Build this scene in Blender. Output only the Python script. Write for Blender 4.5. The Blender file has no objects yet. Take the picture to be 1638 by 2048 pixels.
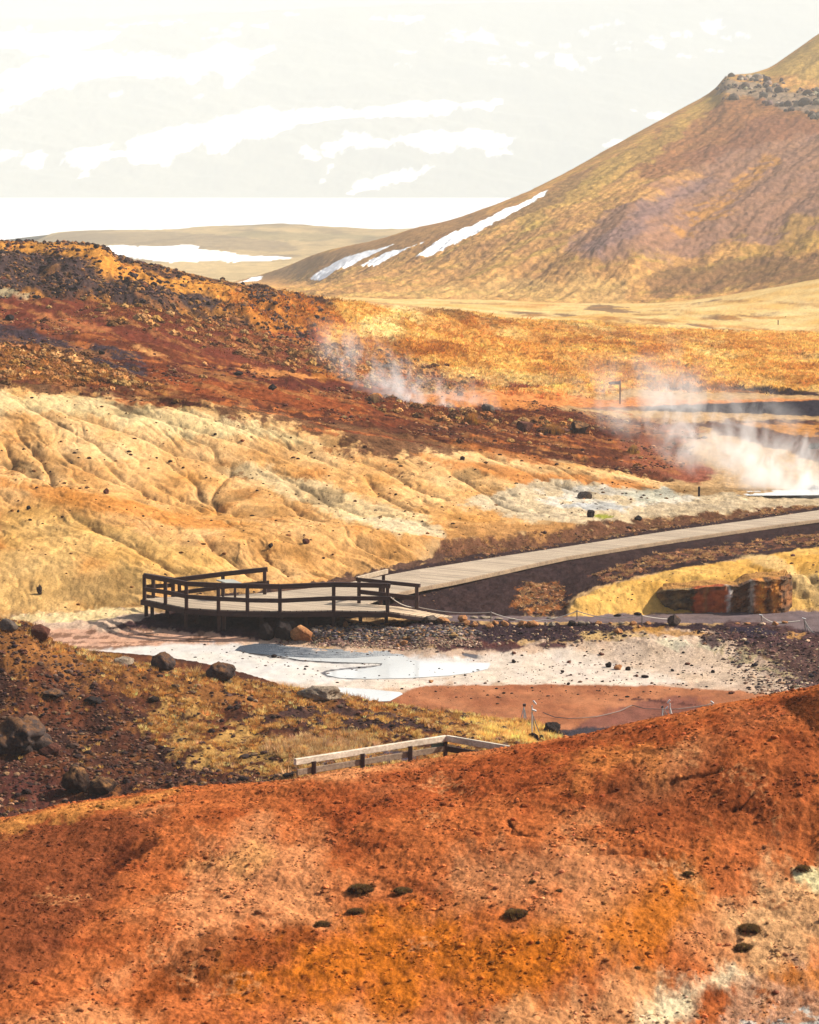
HAZE = 0.00027; EXPO = 1.0
import bpy, math, time
import numpy as np
T0 = time.time()
rng = np.random.default_rng(7)
sc = bpy.context.scene
COL = sc.collection
# ------------------------------------------------------------------ camera geometry (photo pixels 1638 x 2048)
F = 6220.0; CX = 819.0; CY = 1024.0; HOR = 360.0; CAMZ = 16.0
TH = math.atan((CY-HOR)/F); cT, sT = math.cos(TH), math.sin(TH)
def ray(px, py):
    xc = (px-CX)/F; yc = (CY-py)/F
    return xc, cT+yc*sT, -sT+yc*cT
def D(px, py, d):
    x, y, z = ray(px, py); return (x/y*d, d, CAMZ+z/y*d)
def Z(px, py, zz):
    x, y, z = ray(px, py); return D(px, py, (zz-CAMZ)*y/z)
def proj(X, Y, Zz):
    dz = Zz-CAMZ; dep = Y*cT-dz*sT; up = Y*sT+dz*cT
    return CX+F*X/dep, CY-F*up/dep
# ------------------------------------------------------------------ noise
_p = rng.permutation(256); PERM = np.concatenate([_p, _p]).astype(np.int32)
_a = rng.random(256)*2*np.pi; GX = np.cos(_a).astype(np.float32); GY = np.sin(_a).astype(np.float32)
def gn(x, y, seed=0):
    xi = np.floor(x); yi = np.floor(y); fx = (x-xi).astype(np.float32); fy = (y-yi).astype(np.float32)
    xi = (xi.astype(np.int64)+seed*17) & 255; yi = (yi.astype(np.int64)+seed*31) & 255
    u = fx*fx*fx*(fx*(fx*6-15)+10); v = fy*fy*fy*(fy*(fy*6-15)+10)
    def g(ix, iy, dx, dy):
        h = PERM[PERM[ix & 255]+(iy & 255)]; return GX[h]*dx+GY[h]*dy
    a = g(xi, yi, fx, fy); b = g(xi+1, yi, fx-1, fy); c = g(xi, yi+1, fx, fy-1); d = g(xi+1, yi+1, fx-1, fy-1)
    ab = a+(b-a)*u; cd = c+(d-c)*u
    return (ab+(cd-ab)*v)*1.5
def fbm(x, y, o=4, seed=0, gain=.5):
    s = 0; a = 1.0; t = 0
    for i in range(o):
        s = s+a*gn(x, y, seed+i*7); t += a; a *= gain; x = x*2.03+3.1; y = y*2.03-1.7
    return s/t*1.4
def rid(x, y, o=3, seed=0):
    s = 0; a = 1.0; t = 0
    for i in range(o):
        s = s+a*(1-np.abs(gn(x, y, seed+i*5))*2); t += a; a *= .5; x = x*2.1+1.3; y = y*2.1+5.2
    return s/t
def ss(a, b, x):
    t = np.clip((x-a)/(b-a), 0, 1); return t*t*(3-2*t)
# ------------------------------------------------------------------ colour
KA = 0.62
def C(r, g, b, k=1.0):
    c = np.array([r, g, b], dtype=float)/255
    return np.where(c <= .04045, c/12.92, ((c+.055)/1.055)**2.4)*KA*k
# ------------------------------------------------------------------ sheets
def pchip_slopes(x, y):
    h = np.diff(x, axis=0); dl = np.diff(y, axis=0)/h; m = np.zeros_like(y)
    for k in range(1, len(x)-1):
        w1 = 2*h[k]+h[k-1]; w2 = h[k]+2*h[k-1]; a = dl[k-1]; b = dl[k]
        ok = a*b > 0
        den = np.where(ok, w1/np.where(ok, a, 1)+w2/np.where(ok, b, 1), 1)
        m[k] = np.where(ok, (w1+w2)/den, 0)
    m[0] = dl[0]; m[-1] = dl[-1]; return m
def pchip1(x, y, q):
    x = np.asarray(x, float); y = np.asarray(y, float)
    m = pchip_slopes(x, y); q = np.clip(q, x[0], x[-1])
    i = np.clip(np.searchsorted(x, q)-1, 0, len(x)-2); h = x[i+1]-x[i]; t = (q-x[i])/h
    return ((1+2*t)*(1-t)**2*y[i]+t*(1-t)**2*h*m[i]+t*t*(3-2*t)*y[i+1]+t*t*(t-1)*h*m[i+1])
class Sheet:
    sk = .42
    def __init__(s, rows, nsub, px0=-260, px1=1900, step=2.0, ext=(1, 1)):
        cr = np.linspace(px0, px1, int((px1-px0)/step)+1); g_ = np.cumsum(step*1.085**np.arange(1, 64))
        cr = np.concatenate([(px0-g_[::-1]) if ext[0] else [], cr, (px1+g_) if ext[1] else []]); na = len(cr)
        a = (cr-CX)/F/1.0
        Dk = []; Zk = []
        for r in rows:
            P = np.array(r); aa = P[:, 0]/P[:, 1]; o = np.argsort(aa); P = P[o]; aa = aa[o]
            Dk.append(pchip1(aa, P[:, 1], a)); Zk.append(pchip1(aa, P[:, 2], a))
        Dk = np.array(Dk); Zk = np.array(Zk)
        for k in range(1, len(Dk)): Dk[k] = np.maximum(Dk[k], Dk[k-1]+.05)
        M = pchip_slopes(Dk, Zk)
        Y = []; ZZ = []
        for k in range(len(rows)-1):
            n = nsub[k]
            for j in range(n+(1 if k == len(rows)-2 else 0)):
                t = j/n; h = Dk[k+1]-Dk[k]
                Y.append(Dk[k]+t*h)
                ZZ.append((1+2*t)*(1-t)**2*Zk[k]+t*(1-t)**2*h*M[k]+t*t*(3-2*t)*Zk[k+1]+t*t*(t-1)*h*M[k+1])
        s.Y = np.array(Y); s.Z = np.array(ZZ); s.X = s.Y*a[None, :]
        s.nv, s.na = s.Y.shape; s.reproj()
    def reproj(s):
        s.PX, s.PY = proj(s.X, s.Y, s.Z)
        m = np.minimum.accumulate(s.PY, axis=0); s.vis = s.PY <= m+6
    def hit(s, px, py):
        j = int(np.argmin(np.abs(s.PX[s.nv//2]-px))); j = int(np.argmin(np.abs(s.PX[:, j]-px)))*0+j
        c = s.PY[:, j]; k = np.nonzero(c <= py)[0]
        if len(k) == 0: i = int(np.argmin(c)); t = 0.0
        elif k[0] == 0: i = 0; t = 0.0
        else:
            i = int(k[0]); t = (c[i]-py)/(c[i]-c[i-1]) if c[i-1] != c[i] else 0
        # refine column at that row
        for _ in range(2):
            j = int(np.argmin(np.abs(s.PX[i]-px)))
            c = s.PY[:, j]; k = np.nonzero(c <= py)[0]
            if len(k) and k[0] > 0:
                i = int(k[0]); t = (c[i]-py)/(c[i]-c[i-1])
        i2 = max(i-1, 0)
        g = lambda A: A[i, j]*(1-t)+A[i2, j]*t
        y = g(s.Y); dx = (px-s.PX[i, j])/F*y
        return np.array([g(s.X)+dx, y, g(s.Z)])
    def start(s, rgb):
        s.col = np.empty(s.Y.shape+(3,)); s.col[:] = rgb
        s.spk = np.full(s.Y.shape, .5); s.wet = np.zeros(s.Y.shape)
    def world(s, pts, closed=True, stepp=30):
        out = []; n = len(pts); m = n if closed else n-1
        for i in range(m):
            fx_ = lambda p: (-2800 if p[0] <= -200 else 4200 if p[0] >= 1850 else p[0], p[1])
            a = fx_(pts[i]); b = fx_(pts[(i+1) % n]); q = max(1, min(40, int(math.hypot(b[0]-a[0], b[1]-a[1])/stepp)))
            for j in range(q): out.append(s.hit(a[0]+(b[0]-a[0])*j/q, a[1]+(b[1]-a[1])*j/q))
        if not closed: out.append(s.hit(*pts[-1]))
        return np.array(out)
    def alpha(s, pts, soft=.3, warp=.4, ws=1.0, ky=.3, closed=True, width=0, seed=0, taper=False):
        Wp = s.world(pts, closed); Q = np.stack([Wp[:, 0], Wp[:, 1]*ky], 1)
        mar = soft+warp+width+.1
        x0, y0 = Q.min(0)-mar; x1, y1 = Q.max(0)+mar
        Yk = s.Y*ky; sel = (s.X > x0) & (s.X < x1) & (Yk > y0) & (Yk < y1)
        al = np.zeros(s.Y.shape)
        if not sel.any(): return al
        x = s.X[sel]; y = Yk[sel]
        d2 = np.full(x.shape, 1e9); ins = np.zeros(x.shape, bool); n = len(Q)
        for i in range(n if closed else n-1):
            ax, ay = Q[i]; bx, by = Q[(i+1) % n]; ex, ey = bx-ax, by-ay; L = ex*ex+ey*ey+1e-12
            t = np.clip(((x-ax)*ex+(y-ay)*ey)/L, 0, 1)
            d2 = np.minimum(d2, (x-ax-t*ex)**2+(y-ay-t*ey)**2)
            if closed:
                c = ((ay > y) != (by > y)); c &= x < (bx-ax)*(y-ay)/(by-ay+1e-12)+ax; ins ^= c
        d = np.sqrt(d2)
        sd = np.where(ins, d, -d) if closed else width-d
        if warp: sd = sd+warp*fbm(x/ws, y/ws, 6, seed+3, .68)
        soft = soft*s.sk; al[sel] = ss(-soft, soft, sd); return al
    def paint(s, pts, rgb, op=1.0, spk=None, wet=None, patch=None, **kw):
        al = s.alpha(pts, **kw)*op
        if patch:   # (scale_m, threshold, ky)
            q = al > 0
            al[q] *= ss(patch[1]-.12, patch[1]+.12, fbm(s.X[q]/patch[0], s.Y[q]*patch[2]/patch[0], 5, 11+int(patch[0]*10), .6))
        s.col += (np.asarray(rgb)-s.col)*al[..., None]
        if spk is not None: s.spk += (spk-s.spk)*al
        if wet is not None: s.wet += (wet-s.wet)*al
        return al
    def carve(s, pts, depth, w, ky=.6):
        Wp = s.world(pts, False, 12)
        Wp[:, 0] += rng.normal(0, .06, len(Wp))
        Q = np.stack([Wp[:, 0], Wp[:, 1]*ky], 1); mar = w*5
        x0, y0 = Q.min(0)-mar; x1, y1 = Q.max(0)+mar; Yk = s.Y*ky
        sel = (s.X > x0) & (s.X < x1) & (Yk > y0) & (Yk < y1)
        x = s.X[sel]; y = Yk[sel]; d2 = np.full(x.shape, 1e9); tt = np.zeros(x.shape); n = len(Q)
        for i in range(n-1):
            ax, ay = Q[i]; bx, by = Q[i+1]; ex, ey = bx-ax, by-ay; L = ex*ex+ey*ey+1e-12
            t = np.clip(((x-ax)*ex+(y-ay)*ey)/L, 0, 1); dd = (x-ax-t*ex)**2+(y-ay-t*ey)**2
            tt = np.where(dd < d2, (i+t)/(n-1), tt); d2 = np.minimum(d2, dd)
        f = ss(0, .15, tt)*ss(1.0, .8, tt)*.85+.15
        d = np.sqrt(d2)
        s.dZ[sel] -= f*depth*np.exp(-d/w)*ss(w*5, w*3, d)
        m = np.zeros(s.Y.shape); m[sel] = f*np.exp(-(d/(w*.16))**2); return m
    def build(s, name, mat, **tags):
        nv, na = s.nv, s.na
        me = bpy.data.meshes.new(name); V = np.stack([s.X, s.Y, s.Z], -1).reshape(-1, 3).astype(np.float32)
        i = np.arange((nv-1)*(na-1)); r = i//(na-1); c = i % (na-1); b = r*na+c
        q = np.stack([b, b+1, b+na+1, b+na], 1).astype(np.int32)
        mesh_from(me, V, q.reshape(-1), 4, len(q), True)
        at = me.attributes.new('col', 'FLOAT_COLOR', 'POINT')
        at.data.foreach_set('color', np.concatenate([np.clip(s.col, 0.004, .92), np.ones((nv, na, 1))], -1).astype(np.float32).reshape(-1))
        for nm, A in (('spk', s.spk), ('wet', s.wet)):
            at = me.attributes.new(nm, 'FLOAT', 'POINT'); at.data.foreach_set('value', A.astype(np.float32).reshape(-1))
        me.materials.append(mat); o = bpy.data.objects.new(name, me); COL.objects.link(o)
        for k, v in tags.items(): o[k] = v
        return o
def mesh_from(me, V, loops, n, npoly, smooth):
    me.vertices.add(len(V)); me.vertices.foreach_set('co', V.astype(np.float32).reshape(-1))
    me.loops.add(len(loops)); me.loops.foreach_set('vertex_index', np.asarray(loops, np.int32))
    me.polygons.add(npoly); me.polygons.foreach_set('loop_start', (np.arange(npoly)*n).astype(np.int32))
    me.polygons.foreach_set('use_smooth', np.full(npoly, smooth)); me.update(calc_edges=True)
# ------------------------------------------------------------------ node materials
class NT:
    def __init__(s, name):
        s.m = bpy.data.materials.new(name); s.m.use_nodes = True; s.t = s.m.node_tree; s.t.nodes.clear()
        s.out = s.t.nodes.new('ShaderNodeOutputMaterial')
    def n(s, ty, ins=None, **kw):
        nd = s.t.nodes.new(ty)
        for k, v in kw.items(): setattr(nd, k, v)
        for k, v in (ins or {}).items():
            if isinstance(v, bpy.types.NodeSocket): s.t.links.new(v, nd.inputs[k])
            else: nd.inputs[k].default_value = v
        return nd
    def math(s, op, a, b=0.0, c=None, clamp=False):
        d = {0: a, 1: b}
        if c is not None: d[2] = c
        return s.n('ShaderNodeMath', d, operation=op, use_clamp=clamp).outputs[0]
    def noise(s, vec, scale, det=5, rough=.6, dist=0):
        return s.n('ShaderNodeTexNoise', {'Vector': vec, 'Scale': scale, 'Detail': det, 'Roughness': rough, 'Distortion': dist}).outputs['Fac']
    def mr(s, v, a, b, c, d):
        return s.n('ShaderNodeMapRange', {'Value': v, 'From Min': a, 'From Max': b, 'To Min': c, 'To Max': d}).outputs[0]
    def scale(s, col, f):
        return s.n('ShaderNodeVectorMath', {0: col, 'Scale': f}, operation='SCALE').outputs[0]
    def mix(s, f, a, b):
        nd = s.n('ShaderNodeMix', {'Factor': f}, data_type='RGBA')
        for k, v in ((6, a), (7, b)):
            if isinstance(v, bpy.types.NodeSocket): s.t.links.new(v, nd.inputs[k])
            else: nd.inputs[k].default_value = v
        return nd.outputs[2]
    def coords(s, sx=1, sy=1, sz=1):
        tc = s.n('ShaderNodeTexCoord').outputs['Object']
        return s.n('ShaderNodeMapping', {'Vector': tc, 'Scale': (sx, sy, sz)}).outputs[0]
    def attr(s, name, o='Color'):
        return s.n('ShaderNodeAttribute', attribute_name=name).outputs[o]
    def bsdf(s, **ins):
        b = s.n('ShaderNodeBsdfPrincipled', {k.replace('_', ' '): v for k, v in ins.items()})
        s.t.links.new(b.outputs[0], s.out.inputs[0]); return b
def mat_ground(name, s1=3., s2=14., var=.25, spv=.55, bump=.05, ky=.45, thr=.56, bscale=9.):
    T = NT(name); co = T.coords(1, ky, 1); base = T.attr('col'); spk = T.attr('spk', 'Fac'); wet = T.attr('wet', 'Fac')
    a = T.noise(co, s1, 6, .65); b = T.noise(co, s2, 5, .7, .3)
    v1 = T.mr(a, .3, .7, 1-var, 1+var)
    vs = T.math('ADD', 1.0, T.math('MULTIPLY', T.math('SUBTRACT', v1, 1.0), T.math('ADD', spk, .35)))
    dark = T.mr(b, thr, thr+.09, 0, 1)
    dk = T.math('SUBTRACT', 1.0, T.math('MULTIPLY', T.math('MULTIPLY', dark, spk), spv))
    lite = T.mr(b, .40, .33, 0, .5)
    lt = T.math('ADD', 1.0, T.math('MULTIPLY', lite, spk))
    dk2 = T.math('SUBTRACT', 1.0, T.math('MULTIPLY', T.math('MULTIPLY', T.mr(T.noise(co, s2*2.6, 3, .6), .57, .66, 0, 1), spk), spv*.8))
    f = T.math('MULTIPLY', T.math('MULTIPLY', T.math('MULTIPLY', vs, dk), lt), dk2)
    c = T.scale(base, f)
    h = T.math('MULTIPLY', T.noise(T.coords(1, .8, 1), bscale, 7, .7), T.math('ADD', spk, .15))
    bp = T.n('ShaderNodeBump', {'Height': h, 'Distance': bump, 'Strength': 1.0}).outputs[0]
    r = T.math('SUBTRACT', .95, T.math('MULTIPLY', wet, .72))
    T.bsdf(Base_Color=c, Roughness=r, Normal=bp, Specular_IOR_Level=T.math('MULTIPLY', wet, .6))
    return T.m
def mat_vc(name, rough=.9, trans=False, bump=0, var=.2, sc_=12.):
    T = NT(name); c = T.attr('col')
    c = T.scale(c, T.mr(T.noise(T.coords(), sc_, 5, .65), .3, .7, 1-var, 1+var))
    ins = dict(Base_Color=c, Roughness=rough, Specular_IOR_Level=.05)
    if bump: ins['Normal'] = T.n('ShaderNodeBump', {'Height': T.noise(T.coords(), sc_*.7, 6, .7), 'Distance': bump}).outputs[0]
    b = T.bsdf(**ins)
    if trans:
        tr = T.n('ShaderNodeBsdfTranslucent', {'Color': c}).outputs[0]
        mx = T.n('ShaderNodeMixShader', {0: .45, 1: b.outputs[0], 2: tr}); T.t.links.new(mx.outputs[0], T.out.inputs[0])
    return T.m
def mat_rock(name, c1, c2, moss=None, s1=2.5):
    T = NT(name); co = T.coords(); n = T.noise(co, s1, 7, .7, .4)
    c = T.mix(T.mr(n, .35, .65, 0, 1), (*c1, 1), (*c2, 1))
    c = T.scale(c, T.mr(T.noise(co, s1*5, 5, .7), .35, .65, .7, 1.25))
    if moss is not None:
        nz = T.n('ShaderNodeSeparateXYZ', {0: T.n('ShaderNodeNewGeometry').outputs['Normal']}).outputs[2]
        f = T.math('MULTIPLY', T.mr(nz, .35, .8, 0, 1), T.mr(T.noise(co, s1*1.6, 5, .7), .42, .58, 0, 1))
        c = T.mix(f, c, (*moss, 1))
    bp = T.n('ShaderNodeBump', {'Height': T.noise(co, s1*3, 8, .75), 'Distance': .12}).outputs[0]
    T.bsdf(Base_Color=c, Roughness=.92, Normal=bp, Specular_IOR_Level=.1); return T.m
def mat_wood(name, c1, c2, along=0):
    T = NT(name); sx = [14, 14, 14]; sx[along] = 1.0
    co = T.coords(*sx); n = T.noise(co, 1.3, 6, .65, .2)
    c = T.mix(T.mr(n, .3, .7, 0, 1), (*c1, 1), (*c2, 1))
    c = T.scale(c, T.mr(T.noise(T.coords(), 1.7, 4, .6), .3, .7, .75, 1.25))
    bp = T.n('ShaderNodeBump', {'Height': n, 'Distance': .006}).outputs[0]
    T.bsdf(Base_Color=c, Roughness=.8, Normal=bp, Specular_IOR_Level=.3); return T.m
def mat_plain(name, c, rough=.5, metal=0):
    T = NT(name); n = T.noise(T.coords(), 20, 4, .6)
    T.bsdf(Base_Color=T.scale(T.n('ShaderNodeRGB').outputs[0], 1) if False else T.mix(n, (*(np.array(c)*.8), 1), (*c, 1)), Roughness=rough, Metallic=metal); return T.m
# ------------------------------------------------------------------ generic mesh helpers
def tag(o, label=None, cat=None, group=None, kind=None):
    if label: o['label'] = label
    if cat: o['category'] = cat
    if group: o['group'] = group
    if kind: o['kind'] = kind
    return o
def empty(name, loc, label, cat, group=None):
    o = bpy.data.objects.new(name, None); COL.objects.link(o); o.location = loc; o.empty_display_size = .2
    return tag(o, label, cat, group)
class MB:
    def __init__(s): s.v = []; s.f = []
    def prism(s, poly, z0, z1):
        b = len(s.v); n = len(poly)
        s.v += [(x, y, z0 if not callable(z0) else z0(x, y)) for x, y in poly]+[(x, y, z1 if not callable(z1) else z1(x, y)) for x, y in poly]
        s.f += [tuple(b+n+i for i in range(n)), tuple(b+n-1-i for i in range(n))]
        s.f += [(b+i, b+(i+1) % n, b+n+(i+1) % n, b+n+i) for i in range(n)]
    def beam(s, p, q, w, h, up=(0, 0, 1), bev=.12):
        p = np.array(p, float); q = np.array(q, float); d = q-p; d /= np.linalg.norm(d); up = np.array(up, float)
        sd = np.cross(d, up); sd /= np.linalg.norm(sd)+1e-9; u = np.cross(sd, d)
        e = min(w, h)*bev; pr = [(-w/2+e, -h/2), (w/2-e, -h/2), (w/2, -h/2+e), (w/2, h/2-e), (w/2-e, h/2), (-w/2+e, h/2), (-w/2, h/2-e), (-w/2, -h/2+e)]
        b = len(s.v)
        for c in (p, q): s.v += [tuple(c+sd*a+u*k) for a, k in pr]
        s.f += [tuple(b+i for i in range(8)), tuple(b+15-i for i in range(8))]+[(b+i, b+8+i, b+8+(i+1) % 8, b+(i+1) % 8) for i in range(8)]
    def tube(s, pts, r, n=6):
        pts = [np.array(p, float) for p in pts]; b = len(s.v)
        for i, p in enumerate(pts):
            d = pts[min(i+1, len(pts)-1)]-pts[max(i-1, 0)]; d /= np.linalg.norm(d)+1e-9
            u = np.cross(d, (0.13, .2, .97)); u /= np.linalg.norm(u)+1e-9; w = np.cross(d, u); rr = r[i] if hasattr(r, '__len__') else r
            s.v += [tuple(p+(u*math.cos(a)+w*math.sin(a))*rr) for a in np.arange(n)*2*math.pi/n]
        for i in range(len(pts)-1):
            s.f += [(b+i*n+j, b+i*n+(j+1) % n, b+(i+1)*n+(j+1) % n, b+(i+1)*n+j) for j in range(n)]
        s.f += [tuple(b+n-1-j for j in range(n)), tuple(b+(len(pts)-1)*n+j for j in range(n))]
    def build(s, name, mat, parent=None, smooth=False):
        off = np.array(parent_loc(parent))
        me = bpy.data.meshes.new(name); me.from_pydata([tuple(np.array(v)-off) for v in s.v], [], s.f)
        import bmesh
        bm = bmesh.new(); bm.from_mesh(me); bmesh.ops.recalc_face_normals(bm, faces=bm.faces); bm.to_mesh(me); bm.free()
        if smooth: me.polygons.foreach_set('use_smooth', [True]*len(me.polygons))
        me.materials.append(mat); o = bpy.data.objects.new(name, me); COL.objects.link(o)
        if parent is not None: o.parent = parent
        return o
def parent_loc(p):
    l = np.zeros(3)
    while p is not None: l += np.array(p.location); p = p.parent
    return l
import bmesh
def ico(n):
    bm = bmesh.new(); bmesh.ops.create_icosphere(bm, subdivisions=n, radius=1)
    v = np.array([x.co[:] for x in bm.verts]); f = np.array([[q.index for q in x.verts] for x in bm.faces]); bm.free(); return v, f
ICO = {n: ico(n) for n in (1, 2, 3, 4)}
def rock_shape(sub, rg, cuts=14, rough=.06, lo=.55):
    v, f = ICO[sub]; v = v.copy()
    for _ in range(cuts):
        n = rg.normal(size=3); n /= np.linalg.norm(n); c = rg.uniform(lo, .95)
        d = v@n; k = d > c; v[k] -= np.outer(d[k]-c, n)
    v *= 1+rough*(fbm(v[:, 0]*2+5+v[:, 2], v[:, 1]*2+9-v[:, 2], 4, int(rg.integers(99))))[:, None]*1.5
    if sub >= 3: v *= 1+rough*.7*(fbm(v[:, 0]*6+v[:, 2]*5, v[:, 1]*6-v[:, 2]*5, 4, 7, .65))[:, None]
    return v, f
def rock_obj(name, P, w, h, dp, mat, seed, label=None, cat=None, group=None, rotz=0, sub=4, sink=.18, parent=None, cuts=14, rough=.08, tilt=0, lo=.55):
    rg = np.random.default_rng(seed); v, f = rock_shape(sub, rg, cuts, rough, lo)
    v = (v-(v.max(0)+v.min(0))/2)/((v.max(0)-v.min(0))/2)
    v = v*np.array([w/2, dp/2, h*(1+sink)/2])
    if tilt:
        c, s_ = math.cos(tilt), math.sin(tilt); v = np.stack([v[:, 0]*c-v[:, 2]*s_, v[:, 1], v[:, 0]*s_+v[:, 2]*c], 1)
    v[:, 2] -= v[:, 2].min(); v[:, 2] -= h*sink
    me = bpy.data.meshes.new(name); mesh_from(me, v, f.reshape(-1), 3, len(f), sub >= 3)
    me.materials.append(mat); o = bpy.data.objects.new(name, me); COL.objects.link(o)
    o.location = P; o.rotation_euler.z = rotz
    return tag(o, label, cat, group)
def merged(name, protos, pos, scl, rot, cols, mat, smooth=False, kind='stuff', **tags):
    """many small shapes as ONE stuff mesh: protos list of (v,f); pos (n,3), scl (n,3), rot (n), cols (n,3)"""
    Vs = []; Fs = []; Cs = []; base = 0; which = rng.integers(0, len(protos), len(pos))
    for k, (v, f) in enumerate(protos):
        m = which == k
        if not m.any(): continue
        P = pos[m]; S = scl[m]; R = rot[m]; n = len(P)
        c, s_ = np.cos(R)[:, None], np.sin(R)[:, None]
        x = v[None, :, 0]*S[:, 0:1]; y = v[None, :, 1]*S[:, 1:2]; z = v[None, :, 2]*S[:, 2:3]
        Vv = np.stack([x*c-y*s_+P[:, 0:1], x*s_+y*c+P[:, 1:2], z+P[:, 2:3]], -1).reshape(-1, 3)
        Ff = (f[None]+(np.arange(n)*len(v))[:, None, None]).reshape(-1, f.shape[1])+base
        tipf = np.clip(v[:, 2], 0, 1)
        Vs.append(Vv); Fs.append(Ff); Cs.append(np.repeat(cols[m][:, None, :], len(v), 1).reshape(-1, 3)); base += len(Vv)
    V = np.concatenate(Vs); Fa = np.concatenate(Fs); Cc = np.concatenate(Cs)
    me = bpy.data.meshes.new(name); mesh_from(me, V, Fa.reshape(-1), Fa.shape[1], len(Fa), smooth)
    at = me.attributes.new('col', 'FLOAT_COLOR', 'POINT')
    at.data.foreach_set('color', np.concatenate([np.clip(Cc, .004, .9), np.ones((len(Cc), 1))], 1).astype(np.float32).reshape(-1))
    me.materials.append(mat); o = bpy.data.objects.new(name, me); COL.objects.link(o); o['kind'] = kind
    for k, v in tags.items(): o[k] = v
    return o
def tuft_proto(rg, blades, spread=.5, lean=.6, wid=.07):
    v = []; f = []
    for i in range(blades):
        a = rg.random()*2*math.pi; r = spread*math.sqrt(rg.random())*.6; bx, by = r*math.cos(a), r*math.sin(a)
        a2 = a+rg.normal()*.6; L = rg.uniform(.6, 1.0); le = lean*rg.uniform(.3, 1.2)
        tx, ty = bx+le*math.cos(a2)*L, by+le*math.sin(a2)*L; w = wid*rg.uniform(.6, 1.4); t = rg.random()*math.pi
        wx, wy = w*math.cos(t), w*math.sin(t); b = len(v)
        v += [(bx-wx, by-wy, -.1), (bx+wx, by+wy, -.1), (tx, ty, L)]; f.append((b, b+1, b+2))
    return np.array(v), np.array(f)
def scatter(S, n, dens, spread=.0):
    ar = np.abs(np.gradient(S.X, axis=1)*np.gradient(S.Y, axis=0))
    w = (dens*ar*S.vis*(S.PX > -80)*(S.PX < 1720)*(S.PY < 2120)).reshape(-1); w = np.clip(w, 0, None); w /= w.sum()
    idx = rng.choice(len(w), n, p=w); i, j = idx//S.na, idx % S.na
    i2 = np.clip(i+1, 0, S.nv-1); j2 = np.clip(j+1, 0, S.na-1); t = rng.random(n); u = rng.random(n)
    def g(A): return (A[i, j]*(1-t)+A[i2, j]*t)*(1-u)+(A[i, j2]*(1-t)+A[i2, j2]*t)*u
    return np.stack([g(S.X), g(S.Y), g(S.Z)], 1), S.col[i, j], (i, j)
def jit(c, n, v=.25, h=.06):
    c = np.asarray(c); c = np.broadcast_to(c, (n, 3)); k = np.exp(rng.normal(0, v, (n, 1)))
    return c*k*(1+rng.normal(0, h, (n, 3)))
# ================================================================== TERRAIN
def row(dz, *pts):
    return [(D if (dz[i] if len(dz) > 1 else dz) == 'd' else Z)(*p) for i, p in enumerate(pts)]
XS = (0, 200, 400, 600, 800, 1000, 1200, 1400, 1638)
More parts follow.
